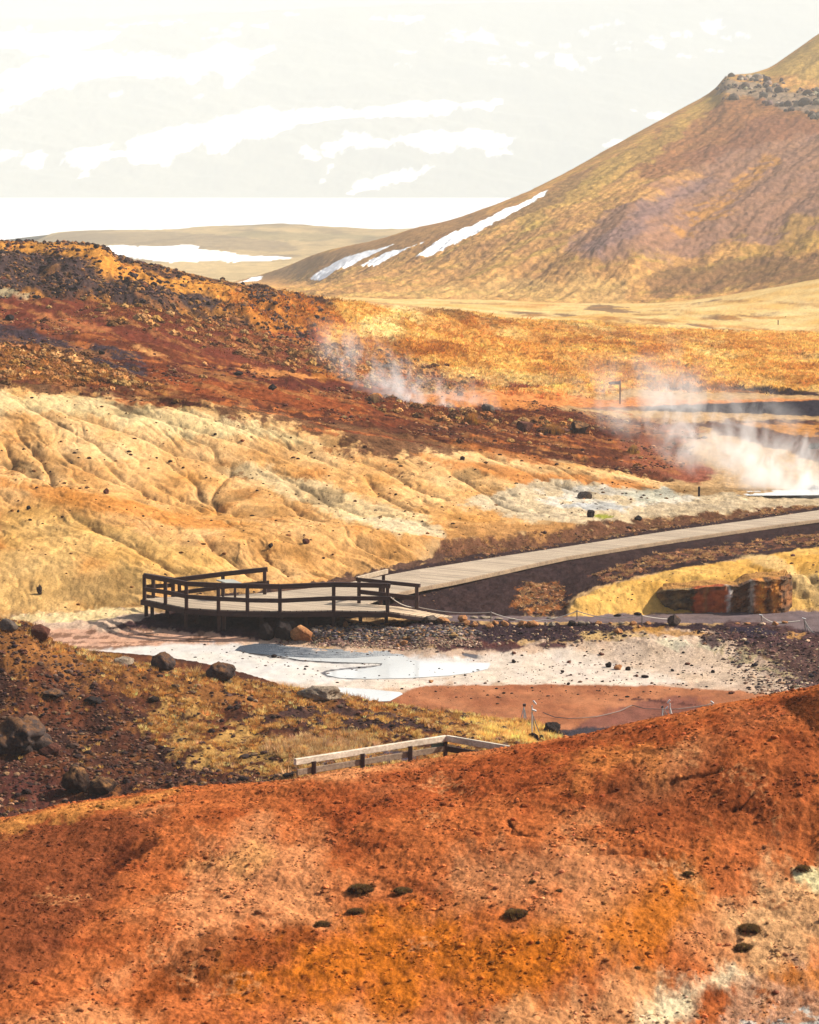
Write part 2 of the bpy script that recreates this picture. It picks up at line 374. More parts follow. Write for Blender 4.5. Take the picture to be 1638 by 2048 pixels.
# ---- main ground: mud flats, yellow hillside, red slope, grass plain
G = Sheet([
 row('z', (0,1800,-.3), (1638,1800,-.3)),
 row('z', (0,1500,-.1), (1638,1500,.1)),
 row('z', (0,1400,0), (1200,1400,0), (1450,1390,.1), (1638,1370,.4)),
 row('z', (0,1330,0), (1300,1330,0), (1450,1330,.12), (1560,1330,.3), (1638,1325,.42)),
 row('z', (0,1290,.05), (560,1290,.0), (640,1290,.03), (800,1295,.05), (870,1290,.25), (1000,1290,.28), (1200,1290,.3), (1350,1290,.35), (1638,1290,.6)),
 row('z', (0,1262,.12), (300,1262,.2), (560,1262,.3), (660,1262,.32), (800,1262,.42), (870,1262,.48), (1000,1262,.5), (1300,1264,.52), (1500,1268,.6), (1638,1275,.68)),
 row('z', (0,1250,.2), (300,1245,.33), (560,1236,.42), (700,1238,.46), (800,1240,.52), (870,1243,.6), (1000,1245,.6), (1200,1247,.6), (1400,1248,.6), (1638,1262,.7)),
 row('z', (0,1238,.25), (300,1222,.4), (560,1206,.52), (700,1208,.55), (780,1222,.58), (870,1228,.62), (1000,1233,.62), (1130,1234,.62), (1300,1228,.62), (1450,1224,.62), (1638,1222,.66)),
 row('z', (0,1230,.3), (288,1210,.45), (560,1188,.65), (700,1180,.62), (800,1196,.68), (900,1198,.75), (1000,1195,.8), (1110,1205,.78), (1150,1200,1.05), (1200,1183,1.2), (1300,1162,1.4), (1400,1150,1.55), (1500,1150,1.6), (1638,1150,1.7)),
 row('z', (0,1120,1.46), (288,1130,1.39), (560,1140,1.0), (700,1152,.72), (800,1161,.76), (900,1155,.8), (1000,1144,.82), (1130,1114,.82), (1230,1098,.84), (1350,1080,.84), (1500,1058,.84), (1638,1040,.84)),
 row('d', (0,1040,127), (288,1060,124), (560,1090,122), (700,1108,122.5), (800,1122,122.6), (880,1118,124), (1000,1103,126.7), (1130,1085,130), (1230,1070,132.6), (1350,1052,135.7), (1500,1032,139.7), (1638,1012,144)),
 row('d', (0,950,135), (200,985,131), (400,1040,128), (700,1055,126), (880,1078,125.5), (1000,1066,129.8), (1130,1056,132), (1300,1035,137.5), (1400,1020,140.5), (1638,1003,146)),
 row('d', (0,957,140), (200,992,136), (400,1046,132), (700,1059,129.5), (880,1064,129), (1000,1045,133.5), (1130,1035,136), (1300,1012,141.5), (1400,1004,144), (1638,993,148.5)),
 row('d', (0,870,148), (200,900,146), (400,940,145), (700,970,143), (880,1000,140), (1000,1008,139.5), (1130,1003,142), (1300,990,146), (1400,987,147.6), (1500,982,149), (1638,977,151.5)),
 row('d', (0,775,157), (200,795,157), (400,810,157), (600,840,157), (800,880,156), (1000,905,156), (1200,940,154.5), (1330,962,154), (1450,950,157), (1638,955,156.5)),
 row('d', (0,690,180), (200,700,180), (400,725,182), (600,765,183), (800,800,185), (1000,815,190), (1200,822,200), (1400,830,200), (1638,835,198)),
 row('d', (0,600,205), (200,610,205), (400,640,207), (600,690,210), (800,725,215), (1000,745,225), (1200,765,229), (1400,770,229), (1638,772,229)),
 row('d', (-250,470,232), (0,482,235), (130,487,235), (200,493,235), (235,513,235), (350,540,235), (420,558,236), (500,572,237), (600,590,240), (680,602,243), (750,606,250), (850,617,262), (1000,640,280), (1150,650,290), (1300,660,300), (1450,664,305), (1638,668,310)),
 row('d', (0,500,262), (350,556,262), (500,585,262), (680,609,268), (850,621,285), (1000,642,300), (1300,662,318), (1638,670,330)),
 row('d', (0,560,400), (500,585,400), (680,604,400), (850,613,400), (1000,622,400), (1300,628,400), (1638,612,420)),
 row('d', (0,575,520), (700,598,520), (1000,605,520), (1250,611,520), (1400,601,520), (1500,586,515), (1638,562,510)),
 row('z', (0,585,-9), (1638,585,-9)),
 row('z', (0,560,-16.5), (1638,560,-17)),
], [8,30,34,36,30,16,16,26,44,46,50,10,60,95,70,70,90,8,30,14,10,8])
print('G', G.Y.shape, time.time()-T0)
X, Y, Zz = G.X, G.Y, G.Z
PXb, PYb = G.PX.copy(), G.PY.copy()
# depth-relative zone weights (world)
def zone(S, pts, **kw): return S.alpha(pts, **kw)
yel = zone(G, [(-240,1236),(0,1232),(288,1212),(560,1186),(700,1166),(760,1140),(860,1112),(880,1085),(1000,1055),(1180,1030),(1330,1000),(1380,978),(1300,955),(1150,930),(1000,905),(800,870),(620,840),(400,805),(200,785),(0,770),(-240,760)], soft=.5, warp=.5)
red = zone(G, [(-240,765),(0,772),(200,790),(400,805),(620,840),(800,872),(1000,905),(1150,930),(1330,960),(1400,900),(1400,850),(1200,830),(1000,800),(850,790),(750,720),(640,690),(500,650),(420,620),(200,560),(0,540),(-240,530)], soft=1.2, warp=1.5, ws=3)
grs = zone(G, [(430,600),(520,578),(680,600),(1000,636),(1638,664),(1900,660),(1900,790),(1638,785),(1300,780),(1100,790),(900,770),(800,745),(700,700),(600,660),(480,640)], soft=2, warp=2, ws=5)
left = zone(G, [(-240,530),(-240,470),(0,480),(200,492),(350,540),(500,572),(600,590),(680,602),(600,690),(560,680),(430,640),(200,600),(0,600),(-240,600)], soft=1, warp=1, ws=3)
G.dZ = np.zeros(Y.shape)
gul = [
 [(25,850),(55,885),(100,945),(110,985)], [(108,890),(150,925),(210,955),(245,968),(330,1000)],
 [(190,905),(215,930),(235,950),(280,975),(310,995),(375,1015),(435,1035)], [(300,960),(350,990),(400,1015),(425,1028)],
 [(468,918),(462,950),(430,975),(425,995),(450,1020),(500,1040)], [(320,910),(350,935),(395,970),(400,990),(420,1005),(432,1030)],
 [(530,930),(570,955),(625,980),(660,1005),(725,1030),(750,1045)], [(730,950),(750,980),(800,1010),(860,1030)],
 [(100,815),(200,845),(280,870),(350,905),(450,925)], [(200,800),(350,845),(450,875),(530,900),(600,930)],
 [(300,795),(500,860),(650,920),(700,950)], [(30,800),(125,850),(190,885),(240,930)],
 [(895,940),(950,975),(1010,1010),(1070,1030)], [(945,900),(1060,945),(1120,970),(1200,1000)],
 [(640,900),(760,935),(850,985),(930,1010)], [(0,880),(30,920),(10,945)], [(0,915),(60,950),(130,975)],
 [(505,1088),(545,1125),(590,1158)], [(400,1068),(450,1110),(490,1140),(540,1175)], [(430,1000),(440,1030)],
 [(350,860),(420,890),(440,930)], [(560,1000),(610,1030),(660,1045)], [(690,1070),(740,1100),(790,1115)], [(160,1040),(260,1090),(330,1130),(370,1170)],
 [(1484,1121),(1531,1140),(1563,1159),(1588,1180)], [(1588,1134),(1620,1155),(1638,1169)],
]
rill = np.zeros(Y.shape)
for g in gul: rill = np.maximum(rill, G.carve(g, .20, .18, .5)*1.0)
# ridges between: large lobes + branching rills
u = X*.8+Y*.25; w = X*.35-Y*.35
sx = X+1.2*fbm(X/4, Y/8, 3, 5); sy = Y+2.5*fbm(X/4, Y/8, 3, 9)
ca = sx*.87+sy*.49; al_ = sx*.49-sy*.87
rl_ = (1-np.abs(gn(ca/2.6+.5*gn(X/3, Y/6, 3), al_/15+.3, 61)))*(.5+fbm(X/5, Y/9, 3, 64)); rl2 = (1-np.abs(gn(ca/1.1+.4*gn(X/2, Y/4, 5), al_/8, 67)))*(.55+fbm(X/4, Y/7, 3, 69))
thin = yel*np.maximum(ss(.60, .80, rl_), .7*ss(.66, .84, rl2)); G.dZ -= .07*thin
G.dZ += yel*(-.08*rid(ca/3.8, al_/20, 2, 21)**2+.05 - .06*rid(ca/.9+.3*fbm(X, Y/2, 3, 3), al_/9, 2, 33)**3+.02 + .05*fbm(X/.5, Y/1.3, 5, 8, .65))
G.dZ += red*(.35*fbm(X/4, Y/8, 5, 41, .6)+.10*fbm(X/.6, Y/1.2, 4, 42, .65))
hum = np.maximum(0, fbm(X/.9, Y/2.0, 4, 51, .6))
G.dZ += left*(1.1*fbm(X/5, Y/9, 4, 52, .55)*ss(236, 222, Y)+.22*hum)
G.dZ += grs*(.8*fbm(X/9+Y/30, Y/16, 4, 61, .5)*ss(300, 270, Y)+.32*fbm(X/1.2, Y/2.4, 4, 62, .65))
far = ss(310, 340, Y)
G.dZ += far*(.5*fbm(X/14, Y/40, 4, 71, .5)*ss(560, 480, Y))
flat = 1-np.clip(yel+red+left+grs+far, 0, 1)
pool = zone(G, [(60,1260),(300,1258),(560,1262),(640,1300),(1000,1296),(1300,1290),(1430,1300),(1500,1340),(1500,1400),(1200,1470),(800,1470),(500,1400),(200,1330)], soft=.6, warp=.3)
pathz = zone(G, [(860,1229),(1000,1233),(1130,1234),(1300,1228),(1450,1224),(1638,1222),(1900,1222),(1900,1290),(1638,1264),(1500,1246),(1400,1246),(1200,1245),(1000,1243),(870,1241)], soft=.15, warp=.05)
G.dZ += flat*(1-pool)*(1-pathz)*(.10*fbm(X/.8, Y/1.6, 5, 81, .6)) + flat*pool*.004*fbm(X/.6, Y/1.5, 4, 82, .6)
mound = zone(G, [(1135,1235),(1150,1200),(1220,1172),(1330,1150),(1400,1140),(1500,1135),(1638,1100),(1900,1080),(1900,1224),(1638,1222),(1450,1224),(1300,1229)], soft=.15, warp=.1)
G.dZ += mound*(.10*fbm(X/1.6, (Y+Zz*2.2)/1.6, 4, 90)+.03*fbm(X/.35, (Y+Zz*2.2)/.5, 3, 91, .6))
dk = zone(G, [(280,1190),(560,1180),(700,1160),(790,1146),(1000,1100),(1350,1048),(1638,1010),(1900,980),(1900,1040),(1638,1045),(1230,1105),(1000,1150),(860,1195),(900,1236),(780,1232),(560,1226),(370,1222),(280,1202)], soft=.2, warp=0)
G.dZ = G.dZ*(1-.85*dk)
G.Z += G.dZ
# keep the ground under the boardwalk and deck
G.Z = np.where(dk > .5, np.minimum(G.Z, .9), G.Z)
G.reproj(); print('G disp', time.time()-T0)
# ---- colours of the main ground
YEL = C(229,162,86); CRM = C(247,200,138); ORG = C(212,132,58); RB = C(94,46,34); RED = C(142,76,50); PUR = C(66,48,54); GR = C(234,166,84); GRL = C(244,196,112); TAN = C(206,158,98)
G.start(C(200,160,110))
lf = fbm(X/3, Y/6, 4, 101); lf2 = fbm(X/1.2, Y/3, 4, 102, .6); lf3 = fbm(X/9, Y/20, 4, 103)
def mixm(a, b, t): t = np.clip(t, 0, 1)[..., None]; return np.asarray(a)*(1-t)+np.asarray(b)*t
def put(mask, colr, spk=None):
    G.col += (colr-G.col)*mask[..., None]
    if spk is not None: G.spk += (spk-G.spk)*mask
# plain beyond
put(ss(300, 330, Y), mixm(C(226,180,104), C(242,208,142), .5+lf3*1.2), .35)
put(ss(640, 900, Y), mixm(C(216,184,130), C(226,200,150), .5+lf3), .2)
# grass ridge
gc = mixm(GR, GRL, .45+lf*.8+.3*lf2); gc = mixm(gc, C(186,112,48), ss(.25, .6, fbm(X/4, Y/7, 5, 111, .6))*.7)
put(grs, gc, .8)
# red slope
rc = mixm(RED, RB, .5+lf*1.1); rc = mixm(rc, C(196,116,66), ss(.15, .5, fbm(X/5+Y/9, Y/4, 5, 121, .6)))
put(red, rc, .6)
lc = mixm(C(96,66,56), C(190,128,66), ss(-.05, .3, fbm(X/2.2, Y/4, 5, 131, .6)+.0)); put(left, lc, 1.0)
# yellow hillside
top = ss(-.2, .5, fbm(X/6, Y/9, 3, 140)+ (PXb*0+ (Y-140)/30*.9))
yc = mixm(YEL, CRM, .35+.5*lf+.35*top); yc = mixm(yc, ORG, ss(.2, .65, fbm(X/3, Y/5, 5, 143, .6))*.55)
put(yel, yc, .5)
P = G.paint
put(flat*(1-pool)*ss(128,118,Y)*0, PUR)
# upper left slope
P([(-240,470),(0,482),(200,492),(240,515),(200,520),(0,498),(-240,490)], C(212,146,72), soft=.5, warp=.6, spk=.8)
P([(140,520),(200,512),(340,552),(430,565),(520,590),(460,600),(300,575),(170,545)], C(220,150,72), soft=.6, warp=1, spk=.8)
P([(-240,500),(0,505),(150,515),(200,545),(330,575),(450,605),(440,625),(300,605),(100,580),(-240,580)], C(84,66,68), soft=.8, warp=1.2, ws=2, spk=1.0)
P([(440,590),(520,583),(640,600),(700,640),(640,690),(560,690),(500,650)], C(196,124,58), soft=1, warp=1.5, ws=2, spk=.9)
P([(-240,560),(0,565),(60,590),(40,600),(-240,596)], C(220,196,160), soft=.3, warp=.6, spk=.6)
P([(-240,585),(30,590),(200,612),(400,655),(560,685),(640,700),(620,740),(480,735),(350,700),(150,660),(-240,640)], C(124,62,48), soft=1, warp=1, ws=3, spk=.5)
P([(60,620),(160,640),(220,660),(190,668),(90,645)], C(180,108,70), soft=.5, warp=.6)
P([(-240,640),(0,650),(100,672),(250,700),(310,735),(260,760),(120,720),(0,690),(-240,670)], C(76,60,70), soft=.8, warp=1.2, ws=2, spk=1)
P([(-240,685),(0,690),(100,700),(200,740),(320,770),(330,785),(200,770),(0,755),(-240,740)], C(176,118,60), soft=.7, warp=1.4, ws=1.5, spk=1)
P([(-240,755),(0,756),(200,775),(400,800),(600,820),(760,845),(950,850),(1080,880),(1250,900),(1330,940),(1330,962),(1180,930),(1000,905),(860,900),(790,925),(740,920),(700,880),(600,850),(400,815),(200,795),(0,775),(-240,768)], C(100,56,42), soft=.6, warp=1.6, ws=1.2, spk=1, op=.85)
P([(300,735),(420,750),(640,790),(760,820),(700,830),(500,800),(330,770)], C(158,82,48), soft=.6, warp=1, ws=2, spk=.9)
P([(330,720),(560,740),(760,775),(700,790),(500,765),(340,750)], C(106,52,42), soft=.6, warp=1, ws=2, spk=.7)
P([(260,690),(300,700),(340,712),(300,712)], C(214,150,96), soft=.4, warp=.5)
P([(440,735),(560,740),(640,755),(560,757)], C(216,142,84), soft=.4, warp=.5)
P([(400,645),(640,670),(660,690),(500,672)], C(150,76,52), soft=.8, warp=.8)
P([(880,820),(1000,815),(1200,830),(1300,850),(1200,880),(1000,870)], C(98,46,34), soft=1, warp=1.4, ws=2, spk=1)
P([(800,790),(1000,780),(1180,795),(1400,800),(1638,795),(1900,790),(1900,812),(1500,812),(1200,815),(1000,815),(860,812)], C(222,142,80), soft=.8, warp=1, ws=3, spk=.7)
P([(760,735),(900,745),(1000,752),(1200,765),(1100,775),(900,775),(800,760)], C(150,80,56), soft=.8, warp=1.2, ws=2, spk=.9)
P([(600,690),(700,690),(820,720),(950,745),(900,760),(760,740),(640,720)], C(206,158,110), soft=.8, warp=1.4, ws=1.5, spk=.9, patch=(1.2,0,.5))
P([(1290,812),(1450,806),(1638,800),(1900,795),(1900,835),(1638,832),(1450,826),(1290,822)], C(50,46,54), soft=.3, warp=.25, spk=.4)
P([(1150,815),(1290,812),(1290,822),(1200,820)], C(120,92,88), soft=.3, warp=.25, spk=.4, op=.7)
P([(1320,775),(1450,772),(1560,778),(1638,786),(1638,792),(1500,786),(1340,782)], C(64,46,46), soft=.35, warp=.4, spk=.8)
P([(1380,845),(1500,840),(1638,845),(1900,850),(1900,950),(1638,930),(1560,900),(1450,870)], C(96,56,42), soft=.8, warp=1.2, ws=2, spk=1)
P([(1480,845),(1638,850),(1638,875),(1560,865)], C(204,138,66), soft=.6, warp=1, spk=1)
P([(1240,880),(1330,900),(1430,940),(1400,968),(1330,955),(1250,925)], C(158,92,70), soft=.6, warp=.8, ws=2, spk=.6)
P([(820,905),(1000,930),(1200,955),(1330,975),(1330,995),(1150,985),(1000,955),(850,925)], C(222,140,70), soft=.6, warp=.8, ws=2, spk=.4, op=.75)
P([(900,880),(1040,905),(1130,925),(1100,935),(960,910)], C(190,112,58), soft=.5, warp=.8, ws=2, op=.7)
stk_ = ss(.12, .34, fbm((X*.87+Y*.49)/1.6, (X*.49-Y*.87)/9, 5, 151, .65)+.25*fbm(X/8, Y/12, 3, 152))
put(red*stk_*.6, mixm(C(176,110,68), C(206,144,88), .5+lf2), .8)
# dark streaks on the red band
for q in range(80):
    x0 = rng.uniform(100, 1200); y0 = 775+(x0-250)*.10+rng.uniform(-60, 55); L = rng.uniform(30, 170)
    P([(x0,y0),(x0+L,y0+L*.16+rng.uniform(-4,6))], [C(70,32,26), C(196,112,62), C(120,56,36)][q % 3], closed=False, width=.10, soft=.12, warp=.25, ws=.7, op=.8)
# yellow hill colour areas
P([(-240,775),(0,785),(300,810),(520,850),(640,890),(560,880),(380,870),(150,830),(0,830),(-240,825)], C(246,216,156), soft=.6, warp=.8, ws=2, op=.8)
P([(450,930),(520,930),(700,985),(860,1035),(880,1070),(800,1068),(700,1040),(560,990)], C(244,214,160), soft=.5, warp=.8, ws=2, op=.7)
P([(700,1035),(800,1035),(880,1050),(890,1075),(780,1062)], C(250,222,176), soft=.3, warp=.5, op=.8)
P([(0,955),(200,990),(400,1035),(520,1050),(420,1062),(200,1020),(0,980)], C(222,138,58), soft=.4, warp=.6, ws=2, op=.6)
P([(0,1000),(200,1040),(400,1090),(520,1140),(400,1170),(200,1130),(0,1090)], C(232,186,106), soft=.6, warp=.8, ws=2, op=.5)
P([(-240,1080),(0,1100),(280,1140),(300,1210),(0,1232),(-240,1235)], C(222,180,112), soft=.8, warp=.8, ws=2, op=.7)
P([(40,900),(110,905),(190,950),(210,975),(100,960),(20,930)], C(206,148,82), soft=.5, warp=.6, op=.5)
for q in range(14):
    x0 = rng.uniform(20, 850); y0 = rng.uniform(820+x0*.1, 1130); r = rng.uniform(8, 26)
    P([(x0-r,y0),(x0,y0-r*.35),(x0+r,y0+2),(x0,y0+r*.4)], C(160,100,52), soft=.12, warp=.35, ws=.5, op=.65, patch=(.25,.0,.4))
# gully floors and thin rills are coloured darker
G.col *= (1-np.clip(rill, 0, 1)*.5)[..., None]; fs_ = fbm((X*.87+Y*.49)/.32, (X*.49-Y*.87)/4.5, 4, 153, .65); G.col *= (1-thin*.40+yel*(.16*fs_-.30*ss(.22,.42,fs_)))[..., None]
# pale mineral flats in the middle right
P([(900,1010),(1000,985),(1080,962),(1180,970),(1330,980),(1400,990),(1638,990),(1900,985),(1900,1010),(1638,1012),(1450,1030),(1200,1050),(1050,1040)], C(222,196,156), soft=.4, warp=.7, ws=1.5, spk=.6)
P([(1060,1000),(1120,970),(1200,975),(1330,985),(1420,1000),(1300,1015),(1150,1020)], C(228,214,190), soft=.4, warp=.7, ws=1, spk=.5, patch=(1.5,-.1,.4))
P([(1130,1010),(1200,1000),(1260,1015),(1180,1025)], C(188,186,180), soft=.2, warp=.5, spk=.3, op=.8)
P([(1178,1032),(1210,1028),(1235,1033),(1205,1037)], C(150,150,60), soft=.1, warp=.1, spk=.3)
P([(1250,985),(1330,975),(1360,990),(1300,1010)], C(214,206,180), soft=.3, warp=.5)
P([(1290,1008),(1400,1003),(1638,998),(1900,996),(1900,1008),(1638,1012),(1400,1025),(1290,1035)], C(206,182,146), soft=.3, warp=.5, ws=1, spk=.8)
P([(880,1080),(1000,1062),(1100,1058),(1130,1050),(1300,1038),(1400,1030),(1638,1012),(1638,1020),(1350,1058),(1130,1090),(1000,1108),(880,1125),(860,1112)], C(118,80,58), soft=.3, warp=.6, ws=1, spk=1)
P([(900,1050),(1000,1045),(1150,1048),(1150,1060),(1000,1075),(900,1078)], C(196,142,84), soft=.4, warp=.6, ws=1, spk=.7)
# dark bank below the boardwalk and round the deck
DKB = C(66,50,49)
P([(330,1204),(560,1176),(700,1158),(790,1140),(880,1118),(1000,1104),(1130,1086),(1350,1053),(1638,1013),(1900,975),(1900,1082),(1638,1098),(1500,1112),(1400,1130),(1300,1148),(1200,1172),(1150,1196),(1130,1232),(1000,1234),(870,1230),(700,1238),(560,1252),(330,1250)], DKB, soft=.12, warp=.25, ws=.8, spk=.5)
P([(540,1180),(700,1150),(800,1130),(900,1105),(900,1118),(790,1140),(700,1165),(560,1190)], C(104,76,62), soft=.1, warp=.3, spk=.7)
P([(1050,1170),(1110,1165),(1130,1200),(1120,1232),(1060,1232),(1030,1210)], C(168,104,58), soft=.2, warp=.8, ws=.6, spk=1, patch=(.5,-.05,.4))
P([(1180,1150),(1300,1110),(1500,1085),(1638,1065),(1638,1085),(1500,1105),(1350,1128),(1220,1165)], C(132,88,68), soft=.2, warp=.5, ws=.6, spk=1, patch=(.4,.02,.4))
P([(1340,1180),(1400,1175),(1400,1222),(1345,1224)], C(52,46,40), soft=.12, warp=.2, spk=.9)
# yellow mound
P([(1137,1236),(1148,1205),(1180,1185),(1220,1172),(1290,1152),(1350,1138),(1450,1124),(1520,1112),(1600,1098),(1700,1085),(1900,1070),(1900,1223),(1638,1221),(1450,1223),(1300,1228)], mixm(C(226,168,78), C(236,186,104), .5+lf), soft=.12, warp=.2, ws=.7, spk=.35)
P([(1480,1112),(1540,1108),(1638,1165),(1700,1210),(1638,1205),(1560,1150)], C(240,200,136), soft=.3, warp=.3, op=.7)
G.col *= (1-.35*ss(.3, .9, rill)*mound)[..., None]
# gravel path
P([(850,1228),(1000,1232.5),(1130,1233.5),(1300,1227.5),(1450,1223.5),(1638,1221.5),(1900,1221),(1900,1300),(1638,1270),(1560,1256),(1500,1247),(1400,1246),(1200,1245),(1000,1243.5),(860,1243)], C(126,108,106), soft=.05, warp=.06, spk=.35)
# slope below the path
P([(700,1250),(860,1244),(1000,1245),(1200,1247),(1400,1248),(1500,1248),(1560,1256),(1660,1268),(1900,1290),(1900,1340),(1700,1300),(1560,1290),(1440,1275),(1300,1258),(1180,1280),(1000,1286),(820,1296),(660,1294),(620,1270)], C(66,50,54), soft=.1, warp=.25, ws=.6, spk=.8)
# mud flats
P([(-240,1240),(0,1238),(288,1214),(330,1228),(520,1248),(540,1258),(640,1292),(820,1298),(1000,1292),(1200,1282),(1300,1262),(1420,1262),(1480,1290),(1560,1330),(1640,1370),(1500,1420),(1100,1500),(-240,1500)], C(214,180,150), soft=.15, warp=.3, ws=.8, spk=.5, wet=.15)
P([(-240,1236),(0,1234),(290,1212),(300,1222),(200,1240),(0,1246),(-240,1248)], C(238,206,148), soft=.15, warp=.3, spk=.4)
P([(60,1262),(300,1258),(500,1262),(560,1280),(460,1290),(250,1300),(120,1300)], C(218,166,132), soft=.3, warp=.4, ws=1, spk=.3, wet=.3)
for a_, b_, c_, d_ in ((120,1285,420,1278),(180,1262,330,1268),(100,1270,260,1276),(60,1266,200,1262),(150,1295,300,1290),(200,1250,420,1262),(240,1282,300,1300)):
    P([(a_,b_),((a_+c_)/2,(b_+d_)/2+4),(c_,d_)], C(128,84,54), closed=False, width=.05, soft=.06, warp=.25, ws=.5, op=.8)
P([(200,1300),(360,1288),(520,1288),(700,1310),(980,1315),(1010,1330),(930,1352),(800,1368),(620,1372),(400,1345),(250,1320)], C(238,228,214,.98), soft=.3, warp=.3, ws=1, spk=.12, wet=.6)
for L_ in ([(655,1352),(645,1346),(655,1342),(700,1337),(760,1331.5),(767,1327),(745,1325)], [(655,1352),(700,1357),(740,1358)], [(500,1307),(600,1321),(680,1326),(745,1325)], [(925,1308),(965,1316),(985,1326)]):
    P(L_, C(84,76,74), closed=False, width=.05, soft=.05, warp=.06, ws=.4, spk=.1, wet=.8)
P([(960,1312),(1100,1300),(1280,1300),(1420,1330),(1380,1370),(1100,1372),(900,1368),(850,1378),(700,1384),(560,1372),(900,1350)], C(238,216,192,.95), soft=.3, warp=.4, ws=1, spk=.35, wet=.35)
P([(1160,1295),(1300,1270),(1440,1272),(1500,1320),(1560,1370),(1400,1378),(1300,1340),(1200,1320)], C(222,192,162), soft=.3, warp=.5, ws=1, spk=.7)
P([(1290,1278),(1420,1280),(1460,1300),(1350,1300)], C(234,216,180), soft=.2, warp=.4)
P([(1270,1252),(1400,1262),(1440,1270),(1330,1272),(1250,1262)], C(200,144,70), soft=.15, warp=.3, spk=.8, op=.8)
P([(1190,1262),(1290,1266),(1300,1275),(1200,1276),(1140,1268)], C(222,182,118), soft=.12, warp=.3, spk=.8, op=.8)
P([(1460,1240),(1560,1250),(1638,1270),(1900,1290),(1900,1400),(1638,1385),(1590,1370),(1540,1330),(1480,1295),(1400,1285),(1440,1265)], C(98,70,68), soft=.3, warp=.6, ws=1, spk=.9, op=.95)
P([(1440,1255),(1500,1252),(1560,1262),(1500,1275)], C(60,50,60), soft=.15, warp=.4, spk=.6)
P([(1400,1290),(1500,1295),(1560,1320),(1590,1360),(1540,1350),(1450,1320)], C(190,166,124), soft=.2, warp=.6, ws=.6, spk=1, patch=(.6,-.05,.4))
P([(1570,1262),(1610,1265),(1605,1278),(1575,1275)], C(206,152,90), soft=.1, warp=.3, op=.8)
P([(600,1258),(640,1256),(800,1262),(900,1262),(960,1275),(800,1294),(640,1290),(560,1284)], C(150,116,102), soft=.15, warp=.3, spk=1)
P([(830,1280),(1000,1283),(1130,1292),(1000,1300),(880,1300)], C(92,56,52), soft=.12, warp=.25, spk=.8)
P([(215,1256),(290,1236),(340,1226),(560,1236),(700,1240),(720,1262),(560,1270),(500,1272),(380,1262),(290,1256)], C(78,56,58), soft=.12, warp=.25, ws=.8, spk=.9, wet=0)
for a_ in ([(1170,612),(1200,608),(1240,614),(1262,624),(1220,626),(1180,620)], [(1200,634),(1260,634),(1268,642),(1215,640)], [(1342,652),(1380,649),(1410,653),(1350,656)], [(1450,658),(1500,655),(1512,662),(1470,664)], [(1420,636),(1500,630),(1560,626),(1500,636)], [(1395,606),(1420,600),(1450,596),(1440,602)], [(1340,628),(1360,626),(1355,631)], [(1000,622),(1100,626),(1160,632),(1080,632)]):
    P(a_, C(112,82,70), soft=1.2, warp=2.5, ws=4, op=.8, ky=.15)
for q in range(60):
    x0 = rng.uniform(720, 1640); y0 = rng.uniform(603+(x0>1300)*(-10), 662); L = rng.uniform(20, 120)
    P([(x0,y0),(x0+L,y0+rng.uniform(-3,3))], [C(200,140,72), C(246,214,150), C(150,104,64)][q % 3], closed=False, width=.5, soft=1.2, warp=2, ws=4, op=.6, ky=.12)
for q in range(50):
    x0 = rng.uniform(640, 1640); y0 = rng.uniform(640, 770); L = rng.uniform(60, 220)
    P([(x0,y0),(x0+L,y0+L*.08)], [C(184,112,46), C(250,208,136), C(206,130,56)][q % 3], closed=False, width=.7, soft=1.0, warp=1.6, ws=3, op=.55, ky=.2)
# red mud
P([(760,1400),(810,1385),(850,1372),(900,1371),(1100,1369),(1300,1371),(1480,1382),(1560,1390),(1500,1500),(700,1500)], mixm(C(194,124,80), C(164,98,62), .5+lf2*1.2), soft=.1, warp=.12, ws=.8, spk=.35, wet=.1)
P([(1180,1430),(1300,1400),(1420,1398),(1400,1420),(1300,1450),(1150,1465)], C(132,78,66), soft=.4, warp=.5, ws=1, spk=.4, op=.8)
P([(1100,1460),(1180,1455),(1350,1448),(1400,1480),(1100,1500)], C(64,56,62), soft=.12, warp=.15, spk=.8)
P([(1240,1400),(1290,1398),(1340,1405)], C(90,46,36), closed=False, width=.05, soft=.05, warp=.2, ws=.5)
P([(1340,1405),(1400,1412),(1440,1420)], C(90,46,36), closed=False, width=.04, soft=.05, warp=.2, ws=.5)
G.col *= (1+.16*fbm(X/.5, Y/1.2, 5, 201, .65)+.12*lf)[..., None]
G.col[..., 0] *= 1+.03*lf2; G.col[..., 2] *= (1-.08*lf2); G.col *= (1-.1*red)[..., None]; G.col[..., 2] *= 1-.12*np.clip(red+grs+left, 0, 1)
nn1 = fbm(X/.9, Y/2.4, 5, 221, .7); nn2 = fbm(X/.35, Y/1.0, 3, 222, .7); fz = np.clip(red*.7+grs*.7+left*.8+ss(300,330,Y)*ss(600,400,Y)*.7, 0, 1.1)
G.col *= (1+fz*(.28*nn1+.20*nn2-.2*ss(.15,.4,nn1)))[..., None]
print('G paint', time.time()-T0)
mG = mat_ground('ground_soil', 2.6, 13., .38, .65, .07, .42, .55)
G.build('ground', mG, kind='structure')

